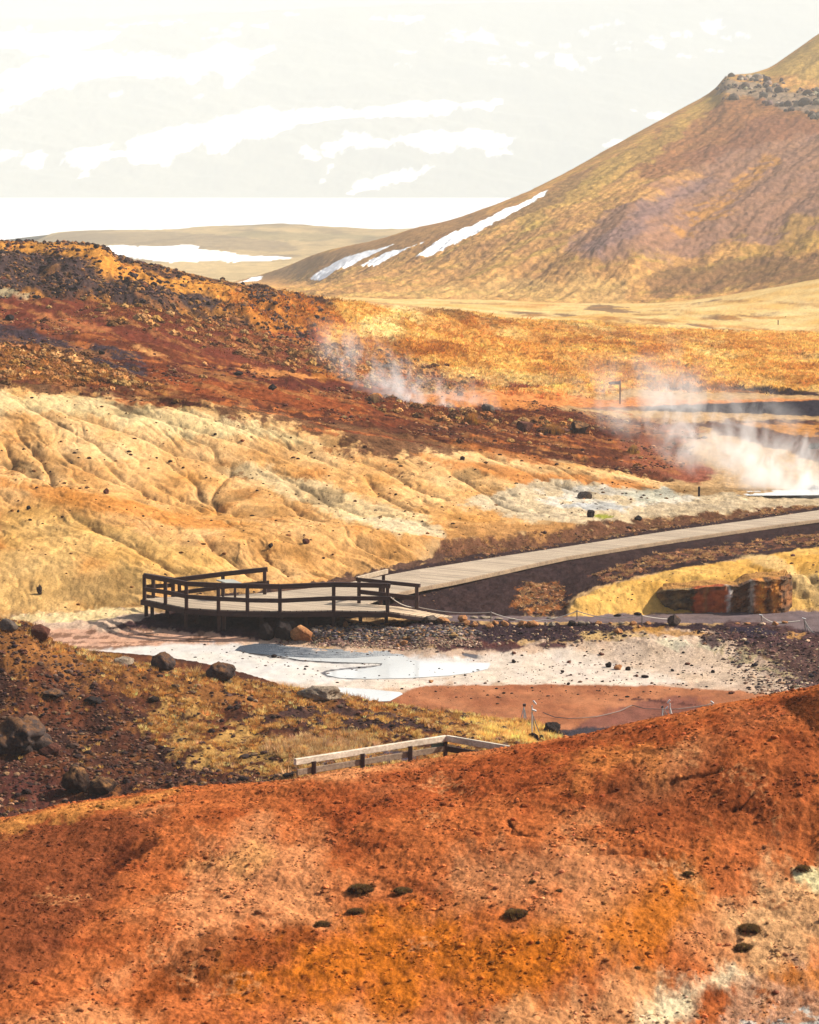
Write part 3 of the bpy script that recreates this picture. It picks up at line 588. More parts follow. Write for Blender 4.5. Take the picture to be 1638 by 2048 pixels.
# ---- nearest red slope
A = Sheet([
 row('z', (0,9000,12.5), (1638,9000,12.5)) if False else [(-3,1.5,14.2),(3,1.5,14.2)],
 [(-5,12,11.2),(0,12,11.2),(5,12,11.3)],
 [(-8,26,7.4),(0,26,7.5),(8,26,7.8)],
 row('d', (-250,2120,37.5), (0,2110,37.5), (500,2110,37.5), (1000,2110,37.7), (1638,2110,38), (1900,2110,38)),
 row('d', (-250,1850,42.5), (0,1850,42.5), (500,1820,43), (1000,1780,43), (1638,1720,43.5), (1900,1690,43.5)),
 row('d', (-250,1700,48), (0,1660,48.5), (200,1624,49), (350,1602,49), (550,1588,49), (650,1573,49), (850,1545,49), (1000,1522,49), (1150,1497,49), (1300,1463,49), (1450,1432,49), (1638,1398,49), (1900,1350,49)),
 row('d', (-250,1680,50.5), (0,1638,51), (200,1600,51.5), (350,1577,51.5), (550,1564,51.5), (650,1549,51.5), (850,1521,51.5), (1000,1498,51.5), (1150,1474,51.5), (1300,1440,51.5), (1450,1409,51.5), (1638,1374,51.5), (1900,1330,51.5)),
 row('d', (-250,1700,55), (0,1662,55), (550,1586,55), (1000,1520,55), (1638,1395,55), (1900,1350,55)),
 row('z', (0,1800,1), (1638,1800,1)),
 row('z', (0,1650,-.5), (1638,1650,-.5)),
], [6,10,26,230,280,60,16,16,8])
X, Y = A.X, A.Y; w = ss(30, 38, Y)
A.dZ = np.zeros(Y.shape)
A.Z += w*(.16*fbm(X/2.6+Y/9, Y/3, 4, 301)*ss(52, 50, Y)+.035*fbm(X/.35, Y/.5, 5, 302, .6)+.03*np.maximum(0, fbm(X/.8, Y/.7, 4, 303, .6))+.022*fbm(X/.13, Y/.17, 4, 304, .7))
A.dZ[:] = 0; A.reproj()
for g in ([(1468,1622),(1490,1608),(1505,1590),(1512,1572)], [(1455,1620),(1475,1618)], [(1015,1640),(1035,1665),(1060,1672)], [(1180,1710),(1240,1705),(1300,1712)], [(1330,1560),(1400,1553),(1450,1538)]): A.carve(g, .05, .03, .8)
A.carve([(1200,1580),(1300,1572),(1380,1555)], .05, .12, .8)
A.Z += A.dZ; A.reproj()
l1 = fbm(X/1.6, Y/1.8, 5, 311, .6); l2 = fbm(X/.5, Y/.6, 4, 312, .6); l3 = fbm(X/3.4, Y/4, 3, 313)
A.start(C(196,102,56)); A.col = mixm(A.col, C(148,66,34), ss(.1, .6, l1)*.7)
A.col = mixm(A.col, C(222,142,94), ss(.05, .5, -l3)*.7); A.spk[:] = .5
P = A.paint
P([(560,1575),(760,1545),(1000,1505),(1300,1445),(1638,1378),(1900,1335),(1900,1380),(1638,1420),(1300,1490),(1100,1560),(900,1620),(700,1640),(560,1610)], C(158,68,36), soft=.5, warp=.7, ws=1.2, op=.6)
P([(-240,1690),(0,1660),(180,1630),(320,1640),(260,1760),(120,1900),(0,1990),(-240,1990)], C(126,62,40), soft=.7, warp=.6, ws=1, op=.8, spk=.7)
P([(-240,1690),(0,1640),(200,1602),(350,1580),(340,1596),(200,1626),(0,1668),(-240,1720)], C(226,150,78), soft=.2, warp=.3, ws=.5, op=.5)
P([(400,1690),(520,1640),(640,1690),(620,1820),(460,1900),(330,1960),(200,1960),(320,1860),(380,1780)], C(220,138,92), soft=.5, warp=.5, ws=1, op=.8, spk=.35)
P([(250,1680),(300,1672),(325,1690),(270,1730),(215,1745)], C(78,36,24), soft=.15, warp=.25, ws=.5, op=.9)
P([(400,1880),(520,1850),(640,1880),(560,1930),(380,1990),(280,2010),(330,1930)], C(128,58,24), soft=.3, warp=.4, ws=.6, op=.75, spk=.8)
P([(640,1850),(900,1830),(1100,1880),(1200,1860),(1300,1760),(1450,1730),(1440,1840),(1330,1900),(1150,1960),(900,2000),(600,2010),(480,1960)], C(206,108,28), soft=.7, warp=.7, ws=1, op=.85, spk=.7)
P([(900,1700),(1100,1690),(1250,1700),(1300,1750),(1180,1800),(1000,1800),(880,1770)], C(214,140,96), soft=.5, warp=.5, ws=1, op=.6, spk=.35)
P([(1130,1560),(1300,1520),(1500,1500),(1638,1480),(1900,1460),(1900,1640),(1638,1660),(1500,1650),(1350,1680),(1200,1640)], C(134,62,36), soft=.6, warp=.8, ws=1, op=.65, spk=.6)
P([(1100,1510),(1200,1495),(1350,1500),(1400,1530),(1300,1555),(1180,1545)], C(218,126,66), soft=.4, warp=.6, ws=.8, op=.6)
P([(1400,1760),(1638,1740),(1900,1740),(1900,1960),(1638,1960),(1500,1920),(1420,1860)], C(228,168,120), soft=.6, warp=.7, ws=1, op=.75, spk=.6)
P([(1290,2030),(1340,1985),(1400,1948),(1470,1930),(1490,1945),(1430,1990),(1360,2030),(1270,2060)], C(240,208,172), soft=.3, warp=.3, ws=.6, op=.9, spk=.3)
P([(900,2060),(1000,2020),(1200,1980),(1320,1960),(1300,2060),(1000,2110)], C(226,164,116), soft=.4, warp=.5, ws=.8, op=.5)
P([(1460,1980),(1560,1960),(1638,1970),(1700,2060),(1500,2110),(1400,2060)], C(196,140,112), soft=.3, warp=.5, ws=.6, op=.8, spk=.8)
P([(1470,2048),(1540,2028),(1600,2020),(1638,2035),(1700,2100),(1500,2110)], C(206,196,190), soft=.15, warp=.4, ws=.5, op=.8, patch=(.4,0,1))
P([(1540,1950),(1638,1930),(1700,1960),(1620,1985)], C(206,116,44), soft=.2, warp=.3, ws=.5, op=.7)
P([(1580,1740),(1638,1742),(1700,1760),(1600,1756)], C(244,220,170), soft=.15, warp=.2, ws=.5, op=.8)
P([(380,1725),(500,1690),(560,1700),(480,1760)], C(222,150,92), soft=.3, warp=.3, op=.6)
P([(1570,1405),(1638,1385),(1720,1380),(1720,1450),(1638,1445),(1590,1435)], C(70,36,22), soft=.2, warp=.35, ws=.5, op=.85, spk=1)
P([(1290,1495),(1340,1490),(1380,1500),(1340,1510)], C(84,40,24), soft=.12, warp=.2, ws=.4, op=.7)
P([(1270,1705),(1320,1695),(1340,1720),(1300,1735)], C(120,52,22), soft=.1, warp=.25, ws=.3, op=.7)
for L_ in ([(1468,1622),(1490,1608),(1505,1590),(1514,1570)], [(1452,1622),(1476,1618)], [(1015,1640),(1035,1665),(1060,1672)], [(1330,1560),(1400,1553),(1450,1538)]):
    P(L_, C(60,26,16), closed=False, width=.012, soft=.03, warp=.03, ws=.1, op=.85)
for q in range(70):   # scattered dark crumbly patches
    x0 = rng.uniform(-60, 1700); y0 = rng.uniform(1640-(x0/1638)*240, 2060); r = rng.uniform(12, 60)
    P([(x0-r,y0),(x0,y0-r*.3),(x0+r,y0-3),(x0,y0+r*.3)], C(*[(112,50,26),(150,70,36),(226,146,96)][q % 3]), soft=.08, warp=.28, ws=.3, op=.55, patch=(.15,.02,1))
A.col *= (.97+.23*fbm(X/.16, Y/.2, 5, 321, .7)+.14*l2)[..., None]; A.col[..., 2] *= 1.0; A.col[..., 1] *= 1.08; A.col *= 1.16; A.col[..., 0] *= .95; crm = fbm(X/.09, Y/.14, 4, 322, .75); A.col *= (1-.34*ss(.18, .42, crm)*(.4+A.spk)+.25*ss(.2, .5, -crm))[..., None]
mA = mat_ground('red_soil', 5., 20., .38, .6, .045, .8, .555, 12.)
A.build('red_hillside', mA, kind='structure'); print('A', time.time()-T0)

# ---- left scree hill behind it
B = Sheet([
 row('z', (0,1900,-.5), (1638,1900,-.5)),
 row('d', (-250,1700,66), (0,1690,67), (300,1650,70), (500,1650,70.5), (640,1650,70.5), (800,1640,70.5), (1000,1630,71), (1150,1580,78), (1300,1520,84)),
 row('d', (-250,1640,76), (0,1635,76), (300,1595,77), (500,1562,77.5), (640,1547,76), (720,1540,76), (850,1530,76.8), (1000,1515,79), (1120,1492,86), (1250,1492,88)),
 row('d', (-250,1430,84), (0,1440,84), (300,1470,84), (500,1470,84), (700,1480,83.5), (850,1470,84), (1000,1462,85.5), (1100,1470,88), (1250,1490,90)),
 row('d', (-250,1170,90), (0,1242,90), (60,1256,90), (120,1296,90), (230,1322,90), (330,1343,90), (450,1358,90), (600,1384,90), (720,1402,90), (870,1424,90), (1000,1440,90), (1080,1453,90), (1118,1478,90), (1250,1520,91)),
 row('d', (-250,1190,95), (0,1262,95), (600,1400,94), (1000,1455,94), (1118,1490,93), (1250,1540,93)),
 row('z', (0,1300,-.4), (1638,1300,-.4)),
], [6,20,110,150,8,8], px0=-260, px1=1300, ext=(1, 0))
X, Y = B.X, B.Y; w = ss(70, 76, Y)*ss(91, 89, Y)
hm = np.maximum(0, fbm(X/.45, Y/.8, 4, 401, .6))
fade = ss(X*0+1150, X*0+950, B.PX)
B.Z += (.22*fbm(X/2, Y/3, 4, 402)*w+.09*hm*w+.015*fbm(X/.15, Y/.3, 3, 403))*(.2+.8*fade)
B.dZ = np.zeros(Y.shape); B.reproj()
B.start(C(84,52,42)); k1 = fbm(X/1.2, Y/2, 5, 411, .6)
B.col = mixm(C(108,62,42), C(70,48,42), .5+k1*1.2); B.spk[:] = 1
B.col = mixm(B.col, C(150,96,52), ss(.1, .45, fbm(X/.7, Y/1.4, 4, 412, .6))*.6)
P = B.paint
P([(-240,1500),(0,1520),(120,1560),(100,1640),(-240,1700)], C(98,56,48), soft=.4, warp=.4, spk=.8, op=.8)
P([(-240,1180),(0,1250),(330,1350),(600,1390),(900,1430),(1100,1460),(1000,1470),(800,1440),(560,1420),(330,1400),(150,1350),(0,1300),(-240,1300)], C(176,118,62), soft=.3, warp=.7, ws=.8, op=.55)
P([(560,1400),(720,1420),(860,1440),(900,1456),(780,1470),(640,1450),(560,1430)], C(70,52,52), soft=.25, warp=.4, ws=.7, op=.9, spk=.6)
P([(300,1400),(420,1430),(560,1470),(640,1500),(760,1480),(1000,1450),(1080,1462),(1000,1500),(860,1500),(560,1545),(420,1545),(350,1500),(300,1440)], C(206,158,88), soft=.3, warp=.7, ws=.8, op=.8, patch=(1.0,-.12,.5), spk=.8)
P([(640,1530),(700,1505),(800,1500),(880,1505),(860,1520),(720,1545)], C(84,74,84), soft=.15, warp=.15, op=.95, spk=.5)
P([(540,1560),(700,1540),(900,1515),(1010,1500),(1000,1520),(560,1590)], C(190,134,72), soft=.15, warp=.3, op=.8)
B.dens_grass = zone(B, [(180,1310),(330,1350),(600,1390),(900,1430),(1110,1460),(1120,1490),(1000,1510),(850,1520),(560,1560),(420,1555),(330,1490),(260,1430)], soft=.4, warp=.5, ws=.8)
mB = mat_ground('scree_soil', 3.5, 16., .35, .65, .04, .5)
B.build('scree_hill', mB, kind='structure'); print('B', time.time()-T0)

# ---- mountain on the right
M = Sheet([
 row('d', (300,640,700), (480,600,700), (600,610,600), (700,612,520), (1000,620,515), (1250,626,515), (1400,616,515), (1500,600,510), (1638,575,505), (1900,540,500)),
 row('d', (300,600,760), (480,575,760), (600,589,640), (700,596,560), (1000,603,545), (1250,610,540), (1400,600,538), (1500,585,532), (1638,560,525), (1900,520,515)),
 row('d', (300,590,950), (480,563,900), (600,566,800), (700,557,680), (850,540,640), (1000,520,620), (1250,480,600), (1400,445,640), (1638,385,660), (1900,320,680)),
 row('d', (300,585,980), (480,562,960), (600,547,840), (700,522,760), (850,472,710), (1000,440,690), (1250,360,720), (1400,290,790), (1500,232,840), (1638,205,850), (1900,150,880)),
 row('d', (300,590,1000), (480,561,1000), (560,537,930), (650,502,860), (760,478,800), (830,456,770), (900,440,755), (960,420,750), (1050,385,760), (1130,346,800), (1230,290,860), (1350,225,930), (1430,178,980), (1455,153,975), (1500,148,985), (1535,138,1000), (1580,110,1030), (1638,70,1070), (1750,0,1150), (1900,-90,1250)),
 row('d', (300,640,1100), (1000,480,900), (1430,230,1100), (1900,0,1400)),
], [6,70,110,90,6], px0=250, px1=1900, step=2.2)
X, Y = M.X, M.Y; w = ss(520, 560, Y)
k = fbm(X/22, Y/40, 5, 501, .55)
crest = ss(0, 60, M.PY-np.minimum.accumulate(M.PY[::-1], axis=0)[::-1])
cm = X*.955-Y*.29; am = X*.29+Y*.955
M.Z += w*(1.3*rid(cm/20, am/200, 3, 502)-.6)*crest + w*(.45*fbm(cm/3.5, am/30, 5, 503, .65)+.3*fbm(X/1.6,Y/4,3,504))*(.25+.75*crest)
M.dZ = np.zeros(Y.shape); M.reproj()
M.start(C(186,140,84)); st = fbm(X/30+Y/28, Y/9-X/9, 5, 511, .6); cm = X*.955-Y*.29; am = X*.29+Y*.955; q2 = .5*fbm(X/7, Y/14, 5, 512, .6)+.7*fbm(cm/4.0, am/60, 5, 513, .6)
M.col = mixm(C(206,152,88), C(158,112,72), .4+q2*1.1); M.col = mixm(M.col, C(168,140,66), ss(0, .5, st)*.6); M.spk[:] = .9
P = M.paint
P([(1120,505),(1180,440),(1300,390),(1400,310),(1500,230),(1638,235),(1900,240),(1900,500),(1638,470),(1500,500),(1380,520),(1250,500)], mixm(C(132,98,90), C(150,108,84), .5+q2), soft=5, warp=9, ws=14, spk=.5, op=.9)
P([(1250,300),(1380,240),(1450,190),(1638,200),(1638,260),(1500,290),(1400,330),(1300,360)], C(132,84,58), soft=5, warp=8, ws=12, op=.8)
P([(1160,500),(1280,420),(1420,350),(1440,362),(1300,440),(1200,510)], C(124,98,98), soft=3, warp=4, ws=8, op=.7)
P([(1380,520),(1500,470),(1638,420),(1900,380),(1900,480),(1638,520),(1450,560)], C(168,128,62), soft=4, warp=8, ws=10, op=.7, patch=(8,0,.6))
P([(1330,450),(1450,380),(1540,310),(1560,320),(1460,420),(1360,470)], C(184,128,60), soft=2, warp=5, ws=7, op=.75, patch=(6,-.05,.6))
P([(1320,540),(1450,520),(1638,500),(1900,480),(1900,545),(1638,556),(1480,580),(1380,592),(1300,585)], C(112,78,58), soft=3, warp=6, ws=8, op=.7)
P([(980,360+80),(1160,350),(1300,275),(1420,190),(1440,200),(1330,300),(1200,380),(1060,450)], C(176,146,72), soft=3, warp=6, ws=8, op=.5)
P([(1060,400),(1150,345),(1200,325),(1170,365),(1090,420),(900,480),(850,480)], C(132,94,66), soft=2, warp=4, ws=8, op=.7)
P([(480,560),(650,505),(830,458),(1000,410),(960,440),(830,490),(640,540),(520,566)], C(160,118,78), soft=2, warp=4, ws=8, op=.8)
P([(1470,155),(1560,150),(1638,165),(1900,175),(1900,100),(1638,72),(1580,112),(1535,140)], C(172,140,76), soft=3, warp=4, ws=8, op=.8)
P([(1440,165),(1500,160),(1560,180),(1638,195),(1638,225),(1560,215),(1500,190),(1430,190)], C(140,124,110), soft=1.5, warp=4, ws=5, spk=1, op=.8)
P([(700,590),(1000,560),(1250,560),(1250,606),(1000,600)], C(196,158,100), soft=4, warp=6, ws=10, op=.5)
SNW = C(255,255,255,1.45)
for pl in ([(828,516),(850,500),(880,478),(920,460),(960,442),(1010,418),(1050,403),(1098,379),(1085,395),(1040,418),(1020,430),(960,462),(900,493),(860,513)],
           [(618,557),(640,540),(690,514),(730,503),(787,489),(760,502),(730,515),(690,535),(650,556)], [(720,532),(750,515),(780,503),(847,484),(815,500),(780,515),(748,532)],
           [(478,565),(500,555),(527,552),(512,562)]):
    P(pl, SNW, soft=.35, warp=1.2, ws=4, spk=0, wet=0, ky=.3)
M.col *= np.array([.98,1.0,.94]); M.col *= (1.36+.20*fbm(X/2.2, Y/5, 4, 521, .7)-.22*ss(.2,.45,fbm(X/3, Y/8, 4, 524, .7))+.2*fbm(X/.8, Y/2, 3, 523, .7)+.2*fbm(cm/1.5, am/22, 4, 522, .6))[..., None]
mM = mat_ground('mountain_grass', .45, 2.2, .3, .5, .25, .5, .55, 1.6)
M.build('mountain', mM, kind='structure'); print('M', time.time()-T0)

# ---- low hill by the lake
H = Sheet([
 row('d', (-250,600,980), (1638,600,980)),
 row('d', (-250,560,1150), (0,560,1150), (1638,560,1150)),
 row('d', (-250,520,1400), (0,515,1400), (400,518,1400), (800,520,1400), (1638,520,1400)),
 row('d', (-250,500,1600), (70,495,1600), (200,488,1600), (500,484,1600), (640,488,1600), (850,480,1600), (1638,520,1600)),
 row('d', (-250,487,1800), (40,482,1800), (70,478,1800), (100,468,1800), (130,463,1800), (200,460,1800), (330,459,1800), (420,452,1800), (500,450,1800), (560,447,1800), (640,452,1800), (700,455,1800), (760,458,1800), (900,455,1800), (1000,460,1800), (1638,500,1800)),
 row('d', (-250,500,2100), (1638,510,2100)),
], [6,24,24,24,6], px0=-250, px1=1300, step=3)
X, Y = H.X, H.Y
H.Z += 1.6*fbm(X/60, Y/120, 4, 601)*ss(1800, 1650, Y)*ss(1000, 1150, Y)+.35*fbm(X/8, Y/20, 3, 602)
H.dZ = np.zeros(Y.shape); H.reproj()
H.start(C(200,170,116)); q = fbm(X/50, Y/100, 5, 611, .6); H.col = mixm(C(204,174,122), C(156,134,98), ss(-.1, .4, q)); H.spk[:] = .4
P = H.paint
P([(60,486),(130,465),(330,463),(560,478),(600,500),(540,505),(400,495),(200,488)], C(150,128,98), soft=4, warp=8, ws=20, op=.7)
P([(430,470),(520,462),(740,470),(760,476),(600,482)], C(150,136,96), soft=3, warp=6, ws=15, op=.6)
P([(-240,530),(300,524),(600,522),(700,530),(650,560),(-240,580)], C(226,194,136), soft=4, warp=6, ws=15, op=.7)
P([(150,494),(240,490),(300,494),(345,491),(372,487),(385,498),(425,500),(470,508),(530,512),(585,516),(540,522),(400,524),(300,521),(240,512),(150,512)], SNW, soft=1.2, warp=6, ws=14, spk=0, ky=.35)
mH = mat_ground('heath', .12, .7, .25, .4, .3, .5)
H.build('lakeside_hill', mH, kind='structure')

# ---- snow streaked mountain across the lake
K = Sheet([
 row('d', (-250,400,5400), (1900,400,5400)),
 row('d', (-250,395,5500), (819,395,5500), (1900,393,5500)),
 row('d', (-250,250,6200), (819,240,6200), (1900,235,6200)),
 row('d', (-250,110,6900), (819,95,6900), (1900,85,6900)),
 row('d', (-250,46,7400), (0,41,7400), (200,38,7400), (340,30,7400), (500,24,7400), (700,15,7400), (819,11,7400), (1000,8,7400), (1200,3,7400), (1400,-3,7400), (1900,-16,7400)),
 row('d', (-250,140,7800), (1900,100,7800)),
], [4,80,80,50,4], px0=-250, px1=1880, step=2.4)
X, Y = K.X, K.Y
K.Z += 22*(rid(X/420+Y/900, Y/500, 3, 701)-.5)*ss(5500, 5800, Y)*ss(7400, 7100, Y)+5*fbm(X/60, Y/120, 4, 702)*ss(5500, 5600, Y)
K.dZ = np.zeros(Y.shape); K.reproj()
K.start(C(150,140,110)); q = fbm(X/200, Y/400, 5, 711, .6); K.col = mixm(C(126,124,104), C(138,134,112), .5+q); K.spk[:] = .3
P = K.paint
SK = dict(soft=7, warp=22, ws=60, spk=0, ky=.35)
for pl in ([(-60,62),(40,62),(60,70),(105,66),(150,62),(235,63),(232,78),(130,102),(60,110),(20,95),(-60,92)],
 [(-60,165),(0,148),(60,125),(105,113),(200,98),(265,108),(340,118),(400,105),(450,88),(472,95),(500,98),(552,87),(545,100),(510,125),(500,146),(470,165),(448,172),(447,152),(425,143),(398,148),(380,162),(375,152),(330,155),(230,150),(180,158),(90,190),(30,215),(-60,250),(-60,215),(30,182)],
 [(-60,195),(30,180),(120,165),(60,200),(0,222)],
 [(120,325),(125,305),(200,290),(232,283),(220,300),(250,300),(245,285),(330,258),(440,240),(500,217),(560,218),(640,215),(720,220),(830,200),(900,203),(990,205),(930,222),(800,232),(700,235),(600,250),(540,270),(480,282),(462,302),(415,312),(410,290),(350,310),(310,330),(270,332),(255,310),(200,322),(155,362),(140,362),(168,332),(132,335)],
 [(650,285),(690,270),(760,275),(850,262),(950,260),(1038,275),(1028,288),(960,300),(880,302),(800,290),(700,295),(660,308)],
 [(700,386),(722,365),(780,345),(872,332),(845,352),(762,374)], [(640,368),(652,338),(663,330),(652,372)], [(600,295),(615,292),(629,318),(615,315)],
 [(-60,305),(35,302),(38,312),(0,325),(-60,330)], [(45,325),(75,306),(105,308),(70,336)], [(935,77),(965,62),(990,75),(1002,92),(960,85)],
 [(1118,108),(1150,122),(1182,145),(1160,140),(1115,120)], [(1262,220),(1345,225),(1335,242),(1288,235)], [(1205,290),(1275,268),(1240,288)],
 [(420,56),(490,44),(482,52),(430,61)], [(510,52),(535,46),(530,56)], [(1400,45),(1440,40),(1455,62),(1415,64)], [(1460,62),(1500,70),(1490,74)],
 [(780,38),(840,33),(840,42),(785,44)], [(370,200),(402,190),(400,198),(372,208)], [(220,190),(245,183),(240,192),(222,195)], [(960,210),(1000,203),(996,214),(960,216)],
 [(250,47),(350,43),(345,48),(255,50)], [(1030,122),(1058,130),(1050,135)], [(1290,85),(1330,90),(1325,98)], [(970,302),(1025,300),(1020,306),(975,308)]):
    P(pl, C(255,255,255,1.45), **SK)
for q_ in range(40):
    x0 = rng.uniform(0, 1500); y0 = rng.uniform(20, 130); L = rng.uniform(8, 40)
    P([(x0,y0),(x0+L,y0-2+rng.uniform(-3,8))], C(255,255,255,1.4), closed=False, width=3, soft=4, warp=14, ws=25, ky=.35, op=.7)
mK = mat_ground('far_slope', .01, .06, .2, .3, .8, .5)
K.build('snowy_mountain', mK, kind='structure'); print('K', time.time()-T0)
# ---- lake
T = NT('frozen_lake'); T.bsdf(Base_Color=(*C(255,255,255,1.3),1), Roughness=.35, Specular_IOR_Level=.6)
mb = MB(); mb.v = [(-1500,1500,-15),(-215,1500,-15),(-205,1820,-15),(2600,1820,-15),(2600,5700,-15),(-1500,5700,-15)]; mb.f = [(0,1,2,3,4,5)]
o = mb.build('lake', T.m); o['kind'] = 'structure'
# ================================================================== THINGS
def gp(S, px, py): return S.hit(px, py)
def on(px, py, S=None):
    return tuple((S or G).hit(px, py))
DZ = 1.02
wood_dk = mat_wood('weathered_dark_wood', C(92,62,52,.9), C(52,34,32,.9), 0)
wood_post = mat_wood('weathered_post_wood', C(104,74,62,.9), C(58,40,36,.9), 2)
wood_lt = mat_wood('sunlit_top_wood', C(250,234,208,1.15), C(196,174,146,1.1), 0)  # sunlight on the near fence's top rails put into the wood colour
T = NT('deck_planks')   # planks run across the walk, thin dark gaps
tc = T.coords(); sp = T.n('ShaderNodeSeparateXYZ', {0: tc})
ang = T.math('ADD', T.math('MULTIPLY', sp.outputs[0], .60), T.math('MULTIPLY', sp.outputs[1], .80))
fr = T.math('FRACT', T.math('MULTIPLY', ang, 1/.145)); gap = T.math('LESS_THAN', fr, .10)
idn = T.math('FLOOR', T.math('MULTIPLY', ang, 1/.145))
wn = T.n('ShaderNodeTexWhiteNoise', {'W': idn}, noise_dimensions='1D').outputs[0]
pc = T.mix(T.noise(tc, 1.2, 6, .65), (*C(178,156,130), 1), (*C(228,204,172), 1))
pc = T.scale(pc, T.mr(wn, 0, 1, .72, 1.15)); pc = T.mix(gap, pc, (*C(70,52,44), 1))
T.bsdf(Base_Color=pc, Roughness=.85, Specular_IOR_Level=.25); m_deck = T.m
metal = mat_plain('galvanised_metal', C(170,165,160), .45, .6); rope_m = mat_plain('pale_rope', C(226,214,196), .8); rope_d = mat_plain('grey_rope', C(150,136,124), .85)
white_p = mat_plain('white_plastic', C(244,242,236), .4); dark_p = mat_plain('dark_box', C(60,40,38), .6); green_p = mat_plain('pale_green_box', C(170,206,176), .5)
# ---------------- deck platform
Zp = lambda px, py, z=DZ: np.array(Z(px, py, z))
plat = empty('viewing_platform', tuple(Zp(560, 1205, 0)), 'dark timber viewing platform with rails, built over the mud pool on short stilts', 'platform')
front = [(284,1197),(331,1207),(371,1215),(437,1219.5),(495,1221),(560,1221.8),(667,1220.5),(775,1222.5)]
back = [(733,1207),(782,1188.5),(840,1174),(840,1138),(780,1149),(660,1172),(540,1185),(446,1192),(346,1193)]
dpoly = [tuple(Zp(*p)[:2]) for p in front+back]
mb = MB(); mb.prism(dpoly, DZ-.06, DZ); mb.build('deck', m_deck, plat)
mb = MB()
for a, b in zip(front[:-1], front[1:]):
    pa, pb = Zp(*a), Zp(*b); n_ = np.array([pb[1]-pa[1], -(pb[0]-pa[0]), 0]); n_ /= np.linalg.norm(n_)
    o_ = n_*.035+np.array([0,0,-.13]); mb.beam(pa+o_, pb+o_, .06, .19)
pa, pb = Zp(284,1197), Zp(346,1193); mb.beam(pa+(0,.03,-.14), pb+(0,.03,-.14), .05, .16)
mb.build('edge_beam', wood_dk, plat)
for px in (291, 303, 330, 371, 390, 437, 447, 520, 560, 610, 667, 720, 772):   # stilts under the front edge
    yy = np.interp(px, [p[0] for p in front], [p[1] for p in front]); p = Zp(px, yy); p[1] += .25 if px % 2 else 1.0
    mb = MB(); mb.beam((p[0],p[1],-.2), (p[0],p[1],DZ-.06), .13, .13, (0,1,0)); mb.build('stilt', wood_post, plat)
mb = MB()
for k in (.5, 1.7):
    for a, b in zip(front[:-1], front[1:]):
        pa, pb = Zp(*a), Zp(*b); mb.beam(pa+(0,k,-.15), pb+(0,k,-.15), .06, .16)
mb.build('joist', wood_dk, plat)
def railing(name, pts, posts, tops, mids, parent, top_h=.17, lab=None):
    """pts: nothing; posts: list of (base_px, base_py, top_z); tops/mids: lists of 3D points"""
    r = bpy.data.objects.new(name, None); COL.objects.link(r); r.parent = parent
    if lab: r['label'] = lab
    for i, (p, tz, dr) in enumerate(posts):
        mb = MB(); mb.beam((p[0],p[1],p[2]-.05), (p[0],p[1],tz), .13, .13, (0,1,0)); mb.build('post', wood_post, r)
    for nm, L_ in (('top_rail', tops), ('middle_rail', mids)):
        mb = MB()
        for a, b in zip(L_[:-1], L_[1:]):
            mb.beam(np.array(a), np.array(b), .07 if nm == 'middle_rail' else .11, .15 if nm == 'middle_rail' else top_h)
        mb.build(nm, wood_dk, r)
    return r
# front railing
fp = [(289,1198),(331,1207),(373,1215.3),(437,1219.5),(495,1221),(560,1221.8),(667.5,1220.5),(775,1222)]
tp = {289:1147, 331:1154.5, 373:1163, 437:1166, 495:1167.5, 560:1168.5, 667.5:1164.5, 775:1166.5, 781:1167.5}
mp = {289:1174.5, 331:1180, 373:1189, 437:1193.5, 495:1196.5, 560:1197.5, 667.5:1192.5, 775:1193, 781:1193.5}
dfr = lambda px: float(np.interp(px, [p[0] for p in fp], [Zp(*p)[1] for p in fp]))
top3 = [np.array(D(px, y+4.5, dfr(px)-.08)) for px, y in tp.items()]; mid3 = [np.array(D(px, y+4, dfr(px)-.10)) for px, y in mp.items()]
posts = [(Zp(*p), D(p[0], list(tp.values())[i]+3, dfr(p[0]))[2], 0) for i, p in enumerate(fp)]
railing('railing', None, posts, top3, mid3, plat, lab='long front railing facing the mud pool')
# left back side
b1, b2 = Zp(289,1197), Zp(348,1192.5)
pl_ = [(b1+(b2-b1)*t) for t in (.3, .97)]
railing('railing', None, [(p, p[2]+.84-.28*t, 0) for p, t in zip(pl_, (.3, .97))],
        [np.array(D(289,1150.5,b1[1])), np.array(D(350,1160,b2[1]))], [np.array(D(292,1173.5,b1[1]+.1)), np.array(D(344,1170.5,b2[1]))], plat)
# back railing
b3, b4 = Zp(346,1192.8), Zp(535,1188.5)
bt = [np.array(D(350,1160,b3[1])), np.array(D(446,1148,b3[1]+(b4[1]-b3[1])*.5)), np.array(D(535,1138.5,b4[1]))]
bm_ = [np.array(D(350,1187,b3[1])), np.array(D(446,1174,b3[1]+(b4[1]-b3[1])*.5)), np.array(D(538,1165,b4[1]))]
pp = []
for px, ty in ((346,1163), (359,1162), (446,1150), (529.5,1140)):
    t = (px-346)/(535-346); b = b3+(b4-b3)*t; pp.append((np.array(D(px, 1192.8-4*t, b[1])), D(px, ty, b[1])[2], 0))
railing('railing', None, pp, bt, bm_, plat, lab='short back railing rising to the right')
